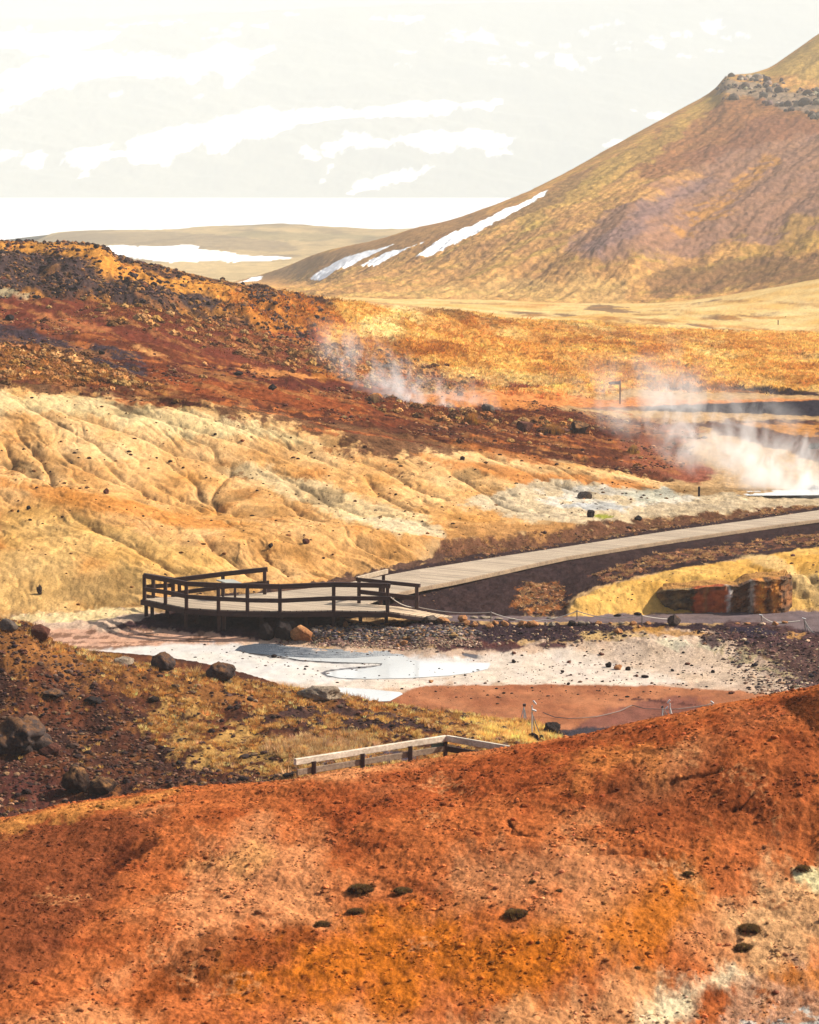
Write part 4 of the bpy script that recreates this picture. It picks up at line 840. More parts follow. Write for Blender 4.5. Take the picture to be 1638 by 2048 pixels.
# divider railing at the junction
c0 = Zp(718,1206.5); c1 = Zp(833.5,1214); c2 = Zp(766,1192)
dtop = [np.array(D(713,1158.5,c0[1])), np.array(D(840,1171.5,c1[1]))]; dmid = [np.array(D(716,1183,c0[1])), np.array(D(838,1197,c1[1]))]
railing('railing', None, [(c0, D(716,1159,c0[1])[2], 0), (np.array(D(761,1212,109.5)), D(761,1164,109.5)[2], 0), (np.array(D(833.5,1215,c1[1])), D(833.5,1171,c1[1])[2], 0)], dtop, dmid, plat, top_h=.13, lab='railing dividing the walk from the side ramp')
r = bpy.data.objects.new('railing', None); COL.objects.link(r); r.parent = plat; r['label'] = 'short sunlit rail turning back towards the boardwalk'
mb = MB(); mb.beam(np.array(D(714,1158,c0[1])), np.array(D(774,1142.5,c2[1])), .10, .17); mb.build('top_rail', mat_wood('sunlit_rail_wood', C(226,204,172), C(160,134,106), 0), r)  # paler wood paints the sunlight on this one rail
mb = MB(); mb.beam(np.array(D(767,1194,c2[1])), np.array(D(767,1144,c2[1])), .12, .12, (0,1,0)); mb.build('post', wood_post, r)
# information panel
ip = Zp(458, 1200); ib = empty('information_panel', tuple(ip), 'slanted pale information panel standing on the timber platform', 'information panel')
hz = D(458,1163,ip[1])[2]-DZ
mb = MB()
a, b, c, d = (np.array(D(432,1160,ip[1]+.35)), np.array(D(466,1159.5,ip[1]+.35)), np.array(D(484,1167,ip[1]-.15)), np.array(D(452,1166.5,ip[1]-.15)))
up = np.cross(b-a, d-a); up /= np.linalg.norm(up); up = up if up[2] > 0 else -up
q = [a, b, c, d]; bb = len(mb.v); mb.v += [tuple(x-up*.02) for x in q]+[tuple(x+up*.02) for x in q]
mb.f += [(0,1,2,3),(4,7,6,5),(0,4,5,1),(1,5,6,2),(2,6,7,3),(3,7,4,0)]; mb.build('panel', mat_plain('panel_face', C(206,204,186), .4), ib)
for px in (446, 470):
    p = np.array(D(px, 1166, ip[1]+.1)); mb = MB(); mb.beam((p[0],p[1],DZ), (p[0],p[1],p[2]-.02), .09, .09, (0,1,0)); mb.build('leg', wood_post, ib)
# ---------------- boardwalk
bw = empty('boardwalk', tuple(Zp(1230,1090,0)), 'long pale plank boardwalk curving away from the platform along the dark bank', 'boardwalk')
bf = [(782,1188.5),(840,1174),(900,1163),(1000,1141.5),(1060,1128),(1130,1113),(1230,1096.5),(1350,1078),(1500,1056),(1638,1037.5),(1760,1024),(1900,1010)]
bk = [(1900,992),(1760,1006),(1638,1020),(1500,1040),(1350,1060),(1230,1078),(1130,1093.5),(1060,1104),(1000,1113),(900,1129),(840,1138)]
# join the deck at x=840: trim the shared edge
bf2 = [(840,1174)]+bf[2:]
mb = MB(); mb.prism([tuple(Zp(*p)[:2]) for p in bf2+bk], DZ-.055, DZ-.002); mb.build('deck', m_deck, bw)
mb = MB()
for a, b in zip(bf[:-1], bf[1:]):
    pa, pb = Zp(*a), Zp(*b); n_ = np.array([pb[1]-pa[1], -(pb[0]-pa[0]), 0]); n_ /= np.linalg.norm(n_)
    o_ = n_*.04+np.array([0,0,-.085]); mb.beam(pa+o_, pb+o_, .07, .15)
mb.build('edge_beam', mat_wood('tan_beam', C(206,176,138), C(140,112,86), 0), bw)
mb = MB()
for a, b in zip(bf[2:-1], bf[3:]):
    pa, pb = Zp(*a), Zp(*b); mb.beam(pa+(0,.5,-.2), pb+(0,.5,-.2), .08, .2)
mb.build('bearer', wood_dk, bw)
# side ramp
rz = lambda x, y: float(np.interp(x, [Zp(775,1222)[0], Zp(885,1231)[0]], [DZ-.004, .66]))
rp = empty('ramp', tuple(Zp(800,1222,1)), 'short plank ramp leading down from the platform to the gravel path', 'ramp')
q = [Zp(733,1207.4), Zp(775,1222.3), Zp(800,1226,.96), Zp(850,1233.5,.76), Zp(872,1236,.67), Zp(905,1232.5,.67), Zp(860,1225,.78), Zp(800,1213.5,.96)]
mb = MB(); mb.v = [tuple(x) for x in q]+[tuple(x-np.array([0,0,.06])) for x in q]; n_ = len(q)
mb.f = [(7,0,1,2),(6,7,2,3),(5,6,3,4)]+[(15,10,9,8),(14,11,10,15),(13,12,11,14)]+[(i,(i+1)%n_,n_+(i+1)%n_,n_+i) for i in range(n_)]
T = NT('ramp_planks'); tc = T.coords(); sp = T.n('ShaderNodeSeparateXYZ', {0: tc})
ang = T.math('ADD', T.math('MULTIPLY', sp.outputs[0], .9), T.math('MULTIPLY', sp.outputs[1], -.35)); fr = T.math('FRACT', T.math('MULTIPLY', ang, 1/.15))
pc = T.mix(T.noise(tc, 2, 5, .6), (*C(196,160,120), 1), (*C(232,206,168), 1)); pc = T.mix(T.math('LESS_THAN', fr, .1), pc, (*C(90,62,50), 1)); T.bsdf(Base_Color=pc, Roughness=.85)
mb.build('deck', T.m, rp)
mb = MB(); mb.beam(q[1]+(0,-.03,-.12), q[2]+(0,-.03,-.12), .05, .14); mb.beam(q[2]+(0,-.03,-.12), q[3]+(0,-.03,-.1), .05, .12); mb.build('edge_beam', wood_dk, rp)
# ---------------- near fence
nf = empty('timber_fence', tuple(Zp(890,1500,1.6)), 'low timber fence with a bent corner and a green plate, behind the red slope', 'fence')
FT = 2.52
f1, f2, f3 = Zp(590,1524,FT), Zp(891,1476.5,FT), Zp(1090,1510,FT)
mb = MB(); mb.beam(f1, f2, .10, .15); mb.build('top_rail', wood_lt, nf)
mb = MB(); mb.beam(f2+(.03,0,0), f3, .10, .15); mb.build('top_rail', wood_lt, nf)
dn = np.array([0,0,-.25])
wood_md = mat_wood('sunlit_side_wood', C(186,158,128), C(122,98,80), 0)  # lit tone painted into the middle rail of the sun-facing section
mb = MB(); mb.beam(f1+(.05,0,0)+dn, f2+dn, .05, .14); mb.build('middle_rail', wood_md, nf)
mb = MB(); mb.beam(f2+dn, f3+dn, .05, .14); mb.build('middle_rail', wood_dk, nf)  # section turned from the sun: its shade is given by darker wood
for t in (.108, .425, .745, 1.0):
    p = f1+(f2-f1)*t+np.array([.05,-.05,0])*(t < 1); mb = MB(); mb.beam((p[0],p[1],FT-1.35), (p[0],p[1],FT-.04), .11, .11, (0,1,0)); mb.build('post', wood_post, nf)
p = f2+(f3-f2)*.92; mb = MB(); mb.beam((p[0],p[1],FT-1.2), (p[0],p[1],FT-.04), .11, .11, (0,1,0)); mb.build('post', wood_post, nf)
a = f1+(f2-f1)*.905; b = f1+(f2-f1)*.99; mb = MB(); mb.beam(a+(0,.10,-.22), b+(0,.10,-.22), .03, .22); mb.build('plate', mat_plain('green_plate', C(110,150,138), .5), nf)
# ---------------- signpost
sp0 = np.array(on(1240,808)); k_ = sp0[1]/F
sg = empty('fingerpost', tuple(sp0), 'thin brown fingerpost with one arm pointing left, beside the red path', 'signpost')
mb = MB(); mb.beam(sp0-(0,0,.15), sp0+(0,0,47*k_), .09, .09, (0,1,0)); mb.build('post', mat_plain('brown_steel', C(96,48,38), .6), sg)
hz_ = sp0[2]+42*k_
mb = MB(); x1 = sp0[0]-.05; x0 = sp0[0]-24.5*k_; y_ = sp0[1]-.06
pr = [(x1,hz_-.10),(x1,hz_+.13),(x0+.12,hz_+.10),(x0,hz_),(x0+.12,hz_-.09)]
mb.v = [(x,y_-.03,z) for x,z in pr]+[(x,y_+.03,z) for x,z in pr]; mb.f = [(0,1,2,3,4),(9,8,7,6,5)]+[(i,(i+1)%5,5+(i+1)%5,5+i) for i in range(5)]
arm = mb.build('arm', mat_plain('arm_brown', C(110,84,84), .6), sg)
mb = MB()
mb.prism([(x0+.14,y_-.038),(x0+.44,y_-.038),(x0+.44,y_-.031),(x0+.14,y_-.031)], hz_-.02, hz_+.03)
mb.build('inscription', mat_plain('sign_white', C(230,222,214), .6), arm)
# short marker post by the white flats
p = np.array(on(1398,993)); o_ = MB(); k_ = p[1]/F
o_.beam(p-(0,0,.1), p+(0,0,20*k_), .10, .10, (0,1,0)); mp_ = o_.build('marker_post', mat_plain('dark_post', C(48,32,30), .8))
tag(mp_, 'short dark marker post standing alone on the pale mineral flat', 'post')
# ---------------- far fence posts
lab_i = 0
for i, (px, py, h) in enumerate(((1414,633,16),(1466,640,10),(1492,646,12),(1530,655,10),(1556,662,22),(1571,651,18),(1609,647,18),(1602,677,16),(1525,640,9),(1632,655,12))):
    d_ = 330+(672-py)*2.6; p = np.array(D(px, py, d_)); k_ = d_/F; o_ = MB()
    o_.beam(p-(0,0,.8), p+(0,0,h*k_), .11, .11, (0,1,0)); q_ = o_.build('fence_post', wood_post)
    tag(q_, 'thin wooden fence post on the yellow plain below the mountain', 'fence post', 'far fence posts on the plain')
# ---------------- rope line along the path
rb = empty('rope_barrier', on(982,1244), 'thin rope strung on slender metal stakes along the edge of the gravel path', 'rope barrier')
stk = [(982,1244,1223),(1154,1240,1220.5),(1284,1250,1229.5)]
tops = []
for px, by, ty in stk:
    b = np.array(on(px, by)); t_ = np.array(D(px, ty, b[1])); tops.append(t_); mb = MB(); mb.tube([b-(0,0,.1), t_], .022); mb.build('stake', metal, rb)
def sag(a, b, s_, n=14): return [a+(b-a)*t-np.array([0,0,s_*4*t*(1-t)]) for t in np.linspace(0, 1, n)]
line = sag(np.array(D(781,1194,dfr(775))), np.array(D(835,1214,108.9)), .12)+sag(np.array(D(835,1214,108.9)), tops[0]-(0,0,.03), .1)+sag(tops[0]-(0,0,.03), tops[1]-(0,0,.03), .32)+sag(tops[1]-(0,0,.03), tops[2]-(0,0,.03), .16)+sag(tops[2]-(0,0,.03), np.array(on(1345,1240))+(0,0,.03), .03)
mb = MB(); mb.tube(line, .016, 5); mb.build('rope', rope_m, rb)
def stake(px, by, ty, cap, label, lean=0):
    b = np.array(on(px, by)); t_ = np.array(D(px+lean, ty, b[1])); e = empty('rope_stake', tuple(b), label, 'stake')
    mb = MB(); mb.tube([b-(0,0,.1), t_], .02); mb.build('shaft', metal, e)
    mb = MB(); mb.beam(t_+(-.07,0,.03), t_+(.06,0,-.005), .10, .035); mb.build('cap', white_p, e); return t_
s1 = stake(1527, 1249, 1231, 1, 'slender leaning stake with a white cap in the middle of the grey path', -5)
s2 = stake(1612, 1262, 1238, 1, 'slender stake with a white cap at the right end of the grey path', -4)
mb = MB(); mb.tube(sag(s1, np.array(on(1550,1248))+(0,0,.05), .05)+sag(np.array(on(1550,1248))+(0,0,.05), np.array(on(1600,1244))+(0,0,.04), .01), .018, 5)
tag(mb.build('rope', rope_m), 'pale rope running from the leaning stake down to a tan stone on the path edge', 'rope')
e_ = np.array(D(1660,1284,s2[1]-2)); mb = MB(); mb.tube(sag(s2, np.array(D(1628,1266,s2[1]-.4)), .06)+sag(np.array(D(1628,1266,s2[1]-.4)), e_, .12), .024, 5)
mb.tube(sag(s2, np.array(D(1618,1262,s2[1]-.3)), .04), .018, 5)
tag(mb.build('rope', rope_m), 'thick white rope drooping from the right end stake down out of the picture', 'rope')
# ---------------- measuring stands on the red mud
def stand(px, by, ty, S, label, legs, plates, lift=0):
    b = np.array(on(px, by, S)); k_ = b[1]/F; e = empty('sensor_stand', tuple(b), label, 'sensor stand'); top = b+(0,0,(by-ty)*k_)
    mb = MB(); mb.tube([b-(0,0,.1), top], .022); mb.build('mast', white_p, e)
    for lx, ly, h in legs:
        q_ = b+((lx)*k_, ly, -.05); mb = MB(); mb.tube([q_, b+(0,0,h*k_)], .014, 5); mb.build('leg', metal, e)
    for kind, dx, dy, w_, h_, m_, tl in plates:
        c_ = b+(dx*k_, -.03, dy*k_); v_ = np.array([math.cos(tl), 0, math.sin(tl)])*w_*k_/2
        mb = MB(); mb.beam(c_-v_, c_+v_, .12, h_*k_); mb.build(kind, m_, e)
    return top
t1 = stand(1048, 1437, 1410, G, 'white stand with a dark square box on top at the tip of the grassy spit', [(-8,-.2,24),(6,.1,22),(3,-.3,20)], [('box',0.5,28,6,5,dark_p,0)])
t2 = stand(1053, 1438, 1417, B, 'short white stand carrying a pale green box beside the dark box stand', [(-4,.2,14),(4,-.1,14)], [('box',1,21,8,5,green_p,-.4)])
t3 = stand(1064, 1472, 1409, B, 'tall white mast with two slanted white plates above black stones', [(18,.5,46),(9,.9,44)], [('plate',5,69,9,3.2,white_p,-.9),('plate',4,53,9,3,white_p,-.35)])
t4 = stand(1325, 1432, 1414, G, 'small white stand with spread legs standing at the red slope edge', [(-3,-.2,16),(5,.1,14),(12,.1,18)], [('box',-1,19,5,3,dark_p,.5)])
t5 = stand(1340, 1427, 1406, G, 'white double mast with an upward slanted plate rising above the red slope edge', [(2.5,.1,18),(4,-.1,12)], [('plate',-3,25,8,2.6,white_p,.95),('plate',-7,12,7,1.4,white_p,.75)])
t6 = stand(1424, 1412, 1406, G, 'low slanted white plate just showing over the red slope at far right', [(2,.1,5)], [('plate',0,8,7,2.6,white_p,-.6)])
cb = [t2+(0,0,-.05), t2+(.1,0,-.2), t2+(.22,0,-.26), t2+(.30,0,-.12), t3-(0.02,0,.2)]
mb = MB(); mb.tube(sag(cb[0], cb[2], .05, 6)+sag(cb[2], cb[4], .12, 8), .012, 5); tag(mb.build('cable', rope_m), 'white cable looping between the green box stand and the tall mast', 'cable')
gl = lambda px, py: np.array(on(px, py))+(0,0,.04)
cl = [gl(1086,1433), gl(1110,1437), gl(1137,1439.5), gl(1165,1438.5), gl(1192,1436), gl(1215,1431), gl(1240,1424.5), gl(1264,1418), gl(1290,1420), gl(1324,1421), gl(1357,1420.5), gl(1385,1417), gl(1412,1413), gl(1424,1409)]
for i in range(len(cl)): cl[i] = cl[i]+(0,0,.0 if i % 7 else .08)
mb = MB(); mb.tube(cl, .013, 5); tag(mb.build('rope', rope_d), 'long pale rope lying across the red mud between the measuring stands', 'rope')
# ---------------- rocks
r_or = mat_rock('orange_rock', C(236,172,112), C(176,108,66)); r_dk = mat_rock('dark_rock', C(110,92,84), C(52,42,40), C(150,104,66)); r_gy = mat_rock('grey_rock', C(150,132,116), C(92,78,70))
r_bk = mat_rock('black_rock', C(64,52,48), C(34,28,28)); r_pl = mat_rock('pale_rock', C(206,184,156), C(150,128,106)); r_rd = mat_rock('red_brown_rock', C(140,86,66), C(84,50,42)); r_mo = mat_rock('mossy_rock', C(96,70,54), C(48,36,34), C(180,128,78))
def rk(name, px, py, wpx, hpx, mat, label, cat, S=None, group=None, depth=1.0, seed=None, **kw):
    p = np.array(on(px, py, S)); k_ = p[1]/F; w_, h_ = wpx*k_, hpx*k_
    p[1] += w_*depth*.35
    return rock_obj(name, tuple(p), w_, h_, w_*depth, mat, seed or int(px*7+py), label, cat, group, **kw)
rk('boulder', 325, 1345, 52, 40, r_dk, 'rounded brown boulder on the left hill crest against the white mud', 'boulder', B, rough=.12, lo=.78)
rk('boulder', 441, 1363, 62, 38, r_dk, 'broad dark boulder on the hill crest, right of the rounded brown one', 'boulder', B, rough=.12, seed=11, lo=.78)
rk('boulder', 80, 1284, 40, 34, r_rd, 'reddish dark boulder at the top left of the grassy scree hill', 'boulder', B, seed=5)
rk('boulder', 14, 1262, 44, 24, r_gy, 'grey rock slab at the left frame edge on top of the scree hill', 'boulder', B, seed=15)
rk('boulder', 150, 1588, 62, 54, r_mo, 'big dark mossy boulder low on the scree hill beside the red slope', 'boulder', B, seed=21, rough=.14, lo=.78)
rk('boulder', 203, 1590, 62, 34, r_mo, 'tan topped boulder leaning against the big dark mossy boulder', 'boulder', B, seed=33, rough=.12, lo=.78)
rk('rock_outcrop', 34, 1516, 150, 78, r_dk, 'massive rugged brown outcrop bulging from the left scree slope', 'outcrop', B, seed=43, rough=.3, cuts=18, lo=.78)
rk('boulder', 100, 1512, 46, 24, r_rd, 'flat reddish slab beside the massive brown outcrop', 'boulder', B, seed=44, rough=.1)
rk('boulder', 100, 1400, 56, 20, r_dk, 'dark rugged rock half buried midway up the scree hill', 'boulder', B, seed=45, rough=.18)
rk('boulder', 185, 1408, 40, 13, r_bk, 'black jagged rock in the middle of the scree hill', 'boulder', B, seed=46, rough=.12)
rk('boulder', 640, 1400, 96, 26, r_pl, 'flat pale rock lying on the hill crest above the white mud', 'boulder', B, seed=47, rough=.16)
rk('boulder', 246, 1330, 42, 16, r_pl, 'low pale stone on the hill crest left of the boulders', 'boulder', B, seed=48)
rk('boulder', 582, 1558, 38, 13, r_bk, 'small black rock at the left foot of the timber fence', 'rock', B, seed=49, rough=.15)
rk('boulder', 1068, 1482, 22, 16, r_bk, 'black stone heap under the tall white mast', 'rock', B, seed=50, rough=.2)
rk('boulder', 1082, 1478, 12, 8, r_bk, 'small black stone right of the heap under the mast', 'rock', B, seed=51, rough=.2)
rk('boulder', 1103, 1472, 40, 26, r_bk, 'jagged black rock at the tip of the grassy spit', 'rock', B, seed=52, rough=.25)
rk('boulder', 600, 1284, 50, 30, r_or, 'large slanted orange slab below the platform at the stream edge', 'boulder', seed=60, tilt=-.35, rough=.05)
rk('boulder', 533, 1280, 34, 36, r_bk, 'dark block in the shade under the platform, leftmost of three', 'boulder', seed=61)
rk('boulder', 566, 1282, 38, 38, r_bk, 'dark rounded boulder in the shade left of the orange slab', 'boulder', seed=62)
rk('boulder', 582, 1268, 22, 26, r_bk, 'narrow dark stone behind the slanted orange slab', 'boulder', seed=63)
rk('boulder', 679, 1250, 28, 18, r_gy, 'grey brown block at the foot of the platform above the pebbles', 'boulder', seed=64)
rk('boulder', 691, 1256, 11, 14, r_or, 'small orange stone against the block under the platform', 'rock', seed=65)
rk('boulder', 808, 1290, 16, 9, r_or, 'pale orange stone at the lower edge of the pebble bank', 'rock', seed=66)
rk('boulder', 796, 1294, 8, 7, r_or, 'tiny orange stone left of the pale one below the pebbles', 'rock', seed=67)
rk('boulder', 863, 1246, 32, 15, r_gy, 'long greyish rock beside the lower end of the plank ramp', 'rock', seed=68)
rk('boulder', 886, 1247, 28, 13, r_or, 'tan rock next to the long greyish one at the ramp end', 'rock', seed=69)
rk('boulder', 1350, 1252, 29, 22, r_dk, 'pointed dark rock with a lit tip at the path edge', 'boulder', seed=70, rough=.1)
rk('boulder', 1237, 1268, 18, 12, r_or, 'single orange rock on the pale bank below the path', 'rock', seed=71)
rk('boulder', 1551, 1251, 14, 8, r_or, 'tan stone holding the rope on the path edge', 'rock', seed=72)
rk('boulder', 1170, 998, 30, 15, r_gy, 'lone grey boulder on the pale mineral flat', 'boulder', seed=73, rough=.05)
rk('boulder', 1182, 1035, 16, 15, r_bk, 'small dark upright stone by the greenish seep', 'rock', seed=74)
rk('boulder', 1277, 1041, 16, 10, r_bk, 'small dark stone beside the boardwalk verge', 'rock', seed=75)
rk('boulder', 1160, 868, 38, 26, r_mo, 'round topped dark boulder at the end of the red band', 'boulder', seed=76, rough=.1)
rk('boulder', 1050, 864, 36, 22, r_rd, 'rounded red brown mound left of the orange tussocks', 'boulder', seed=77, rough=.05)
rk('boulder', 976, 826, 28, 18, r_gy, 'grey rounded boulder in the drifting steam on the red slope', 'boulder', seed=78)
rk('boulder', 545, 781, 18, 13, r_bk, 'dark angular rock on the middle of the red slope', 'rock', seed=79)
rk('boulder', 476, 751, 22, 9, r_bk, 'flat black rock on the red slope left of the plume', 'rock', seed=80)
rk('boulder', 203, 709, 14, 9, r_bk, 'black block above the straw coloured tussocks at left', 'rock', seed=81)
rk('boulder', 18, 641, 20, 12, r_bk, 'black rock at the left edge of the red slope', 'rock', seed=82)
rk('boulder', 38, 484, 16, 7, r_bk, 'black rock on the far left skyline', 'rock', seed=83)
rk('boulder', 192, 497, 12, 9, r_bk, 'pointed black rock where the left skyline drops', 'rock', seed=84)
rk('boulder', 1630, 898, 26, 12, r_bk, 'dark rock at the right edge above the steaming pool', 'rock', seed=85)
rk('boulder', 1625, 983, 50, 12, r_gy, 'low grey rock at the right end of the steaming pool', 'rock', seed=86)
rk('boulder', 212, 988, 12, 12, r_rd, 'dark red stone resting in a fold of the yellow hillside', 'rock', seed=87)
rk('boulder', 57, 1020, 9, 9, r_bk, 'dark stone high on the left yellow slope', 'rock', seed=88)
rk('boulder', 36, 1025, 5, 6, r_bk, 'tiny dark stone left of the one high on the yellow slope', 'rock', seed=89)
rk('boulder', 541, 1096, 10, 10, r_bk, 'small dark stone on the yellow slope above the platform', 'rock', seed=90)
rk('boulder', 612, 1088, 15, 11, r_rd, 'brown stone on the yellow slope right of the small dark one', 'rock', seed=91)
rk('boulder', 78, 1190, 12, 22, r_dk, 'crumbly dark lump low on the yellow slope at left', 'rock', seed=92, rough=.3)
rk('boulder', 1279, 1256, 9, 6, r_or, 'small tan stone near the last rope stake', 'rock', seed=93)
rk('boulder', 925, 920, 10, 8, r_bk, 'dark stone at the edge of the orange soil', 'rock', seed=94)
# stones edging the path
edge = [(925,1244,20,13,0),(934,1252,13,11,0),(949,1254,15,11,0),(979,1257,18,10,0),(991,1250,14,9,0),(1010,1253,17,12,0),(1047,1254,20,12,0),(1066,1254,24,13,0),(1092,1251,8,7,1),(1104,1253,14,9,1),(1144,1253,18,12,2),(1163,1251,16,9,1),(1176,1249,11,6,1),(1197,1250,15,8,0),(1221,1248,8,4,0),(1244,1249,14,5,1),(1266,1251,16,9,0),(1296,1250,14,7,0),(948,1237,16,4,1),(972,1238,26,4,1),(998,1240,18,4,1),(1025,1241,16,4,1),(1105,1239,22,4,1),(1235,1233,17,5,2),(1276,1231,17,6,2),(1475,1249,10,4,0),(1495,1249,14,4,0),(1570,1247,14,5,0)]
nm = ['orange', 'pale tan', 'dark brown']; ords = ['first','second','third','fourth','fifth','sixth','seventh','eighth','ninth','tenth','eleventh','twelfth','thirteenth','fourteenth','fifteenth','sixteenth','seventeenth','eighteenth']
c1_ = 0; c2_ = 0
for i, (px, py, w_, h_, c_) in enumerate(edge):
    if i < 18: lab = '%s stone on the front edge of the gravel path, %s from the ramp' % (nm[c_], ords[i])
    elif i < 25: lab = '%s flat stone on the back edge of the gravel path, %s from the ramp' % (nm[c_], ords[i-18])
    else: lab = 'small orange stone on the right stretch of the path edge, %s after the pointed rock' % ords[i-25]
    rk('edging_stone', px, py, w_, h_, (r_or, r_pl, r_bk)[c_], lab, 'stone', group='stones edging the gravel path', seed=200+i, sub=3)
# loose stones on the mud flat
mud = [(1028,1308,10,5,1,'brown stone'),(1028,1326,10,7,0,'black stone'),(1217,1335,13,11,0,'upright black stone'),(1236,1340,18,11,2,'largest orange brown stone'),(1256,1341,11,8,0,'dark stone'),(1290,1356,17,6,0,'flat dark stone'),(1274,1354,6,5,1,'small brown stone'),(1375,1330,12,5,1,'low brown stone'),(1426,1346,9,6,0,'lone black stone'),(1464,1388,14,5,1,'flat brown stone'),(1125,1346,8,6,0,'small black stone'),(1137,1370,7,5,0,'tiny black stone'),(862,1366,10,6,2,'tan stone'),(1367,1307,7,4,0,'thin black flake'),(1203,1311,12,5,1,'flat reddish stone'),(548,1316,12,7,0,'grey black stone'),(1345,1343,8,5,0,'little dark stone'),(1138,1326,9,5,1,'rusty stone')]
wh = ['near the right end of the white pool','just below the brown one by the pool tip','left of the big orange stone','in the middle of the pale flat','right of the big orange stone','below the orange stone group','between the orange stone and the flat dark one','on the upper right of the pale flat','far right on the pale flat','on the red mud at right','on the pale flat left of the stone group','on the seam of pale and red mud','on the mud below the white pool','high on the pale flat near the bank','high on the pale flat above the stone group','beside the stream on the white mud','between the stone group and the lone black stone','on the flat above the small black one']
for i, (px, py, w_, h_, c_, a_) in enumerate(mud):
    rk('loose_stone', px, py, w_, h_, (r_bk, r_rd, r_or)[c_], a_+' '+wh[i], 'stone', group='loose stones on the mud flat', seed=300+i, sub=3)
# ---------------- outcrop in the yellow mound
m_cl = mat_vc('rusty_cliff', .9, bump=.05, var=.35, sc_=6.)
def cliff(name, topline, base_y, dfront, thick, mat, label, cat, amp=.12, seed=0):
    xs = np.linspace(topline[0][0], topline[-1][0], 70); ty = np.interp(xs, [t[0] for t in topline], [t[1] for t in topline])
    V = []; nz = 22; tp = 14
    for i, (px, y) in enumerate(zip(xs, ty)):
        b = np.array(D(px, np.interp(px, *base_y), dfront)); k_ = dfront/F; h = (np.interp(px, *base_y)-y)*k_+.1; e_ = min(i, 69-i)/69; bow = .9*(1-min(1, e_*7))**2
        for j in range(nz): V.append((b[0], b[1]+bow, b[2]-.1+h*j/(nz-1)))
        for j in range(1, tp): V.append((b[0], b[1]+bow+thick*j/(tp-1), b[2]-.1+h))
    V = np.array(V); R = nz+tp-1; jj = np.arange(len(V)) % R
    n_a = fbm(V[:,0]/.5+V[:,1], V[:,2]/.45+seed, 4, seed, .6); n_b = fbm(V[:,0]/.25, V[:,2]/.2+V[:,1], 4, seed+3, .6)
    pan = np.repeat(ss(1380,1392,xs)*ss(1458,1452,xs), R); amp = amp*(1-.75*pan); step_ = np.repeat((xs > 1502)*1.0, R)*-2.2+np.repeat((xs < 1385)*1.0, R)*1.5+pan*.8
    V[:,1] += np.where(jj < nz, amp*1.5*n_a+amp*.6*n_b+amp*step_, 0); V[:,2] += np.where(jj > 1, .07*n_a*(jj >= nz-2)+.03*n_b, 0)
    f = [(i*R+j, (i+1)*R+j, (i+1)*R+j+1, i*R+j+1) for i in range(69) for j in range(R-1)]
    pxx = np.repeat(xs, R); hh = np.clip((jj)/(nz-1), 0, 1)*np.where(jj < nz, 1, 0)
    cc = np.empty((len(V), 3)); q1 = fbm(V[:,0]/.35, V[:,2]/.3, 4, 6, .6)
    for a0, a1, c1, c2 in ((0,1388,C(66,56,44),C(120,96,60)),(1388,1456,C(158,82,44),C(126,60,36)),(1456,1502,C(70,50,40),C(120,84,56)),(1502,1532,C(184,112,50),C(104,62,38)),(1532,1700,C(128,84,50),C(76,56,42))):
        m_ = (pxx+q1*14 >= a0) & (pxx+q1*14 < a1); cc[m_] = mixm(c1, c2, .5+q1[m_]*1.6)
    for a0, w0, c0_ in ((1457,3,C(226,214,196)),(1502,4,C(214,200,178)),(1521,6,C(216,150,62)),(1412,5,C(120,92,56)),(1548,7,C(196,128,52))):
        g_ = np.exp(-((pxx+q1*8-a0)/w0)**2)*(.35+.65*hh); cc += (c0_-cc)*g_[:,None]
    g_ = ss(.78, .95, hh+q1*.2); cc += (C(72,58,44)-cc)*(g_*.7)[:,None]; cc *= 1.9; cc[jj >= nz+3] = C(190,136,72)
    me = bpy.data.meshes.new(name); mesh_from(me, V, np.array(f).reshape(-1), 4, len(f), False); me.materials.append(mat)
    at = me.attributes.new('col', 'FLOAT_COLOR', 'POINT'); at.data.foreach_set('color', np.concatenate([cc, np.ones((len(cc), 1))], 1).astype(np.float32).reshape(-1))
    o = bpy.data.objects.new(name, me); COL.objects.link(o); return tag(o, label, cat)
cliff('rock_outcrop', [(1318,1196),(1330,1186),(1350,1181),(1396,1177),(1430,1173),(1478,1174),(1492,1166),(1505,1160),(1540,1157),(1588,1157)], ([1318,1590],[1229,1222]), 110.2, 2.0, m_cl, 'rust stained rock outcrop cut into the yellow mound behind the path', 'outcrop', .13, 4)
rk('boulder', 1560, 1224, 14, 10, r_pl, 'pale stone at the right foot of the rusty outcrop', 'rock', seed=96)
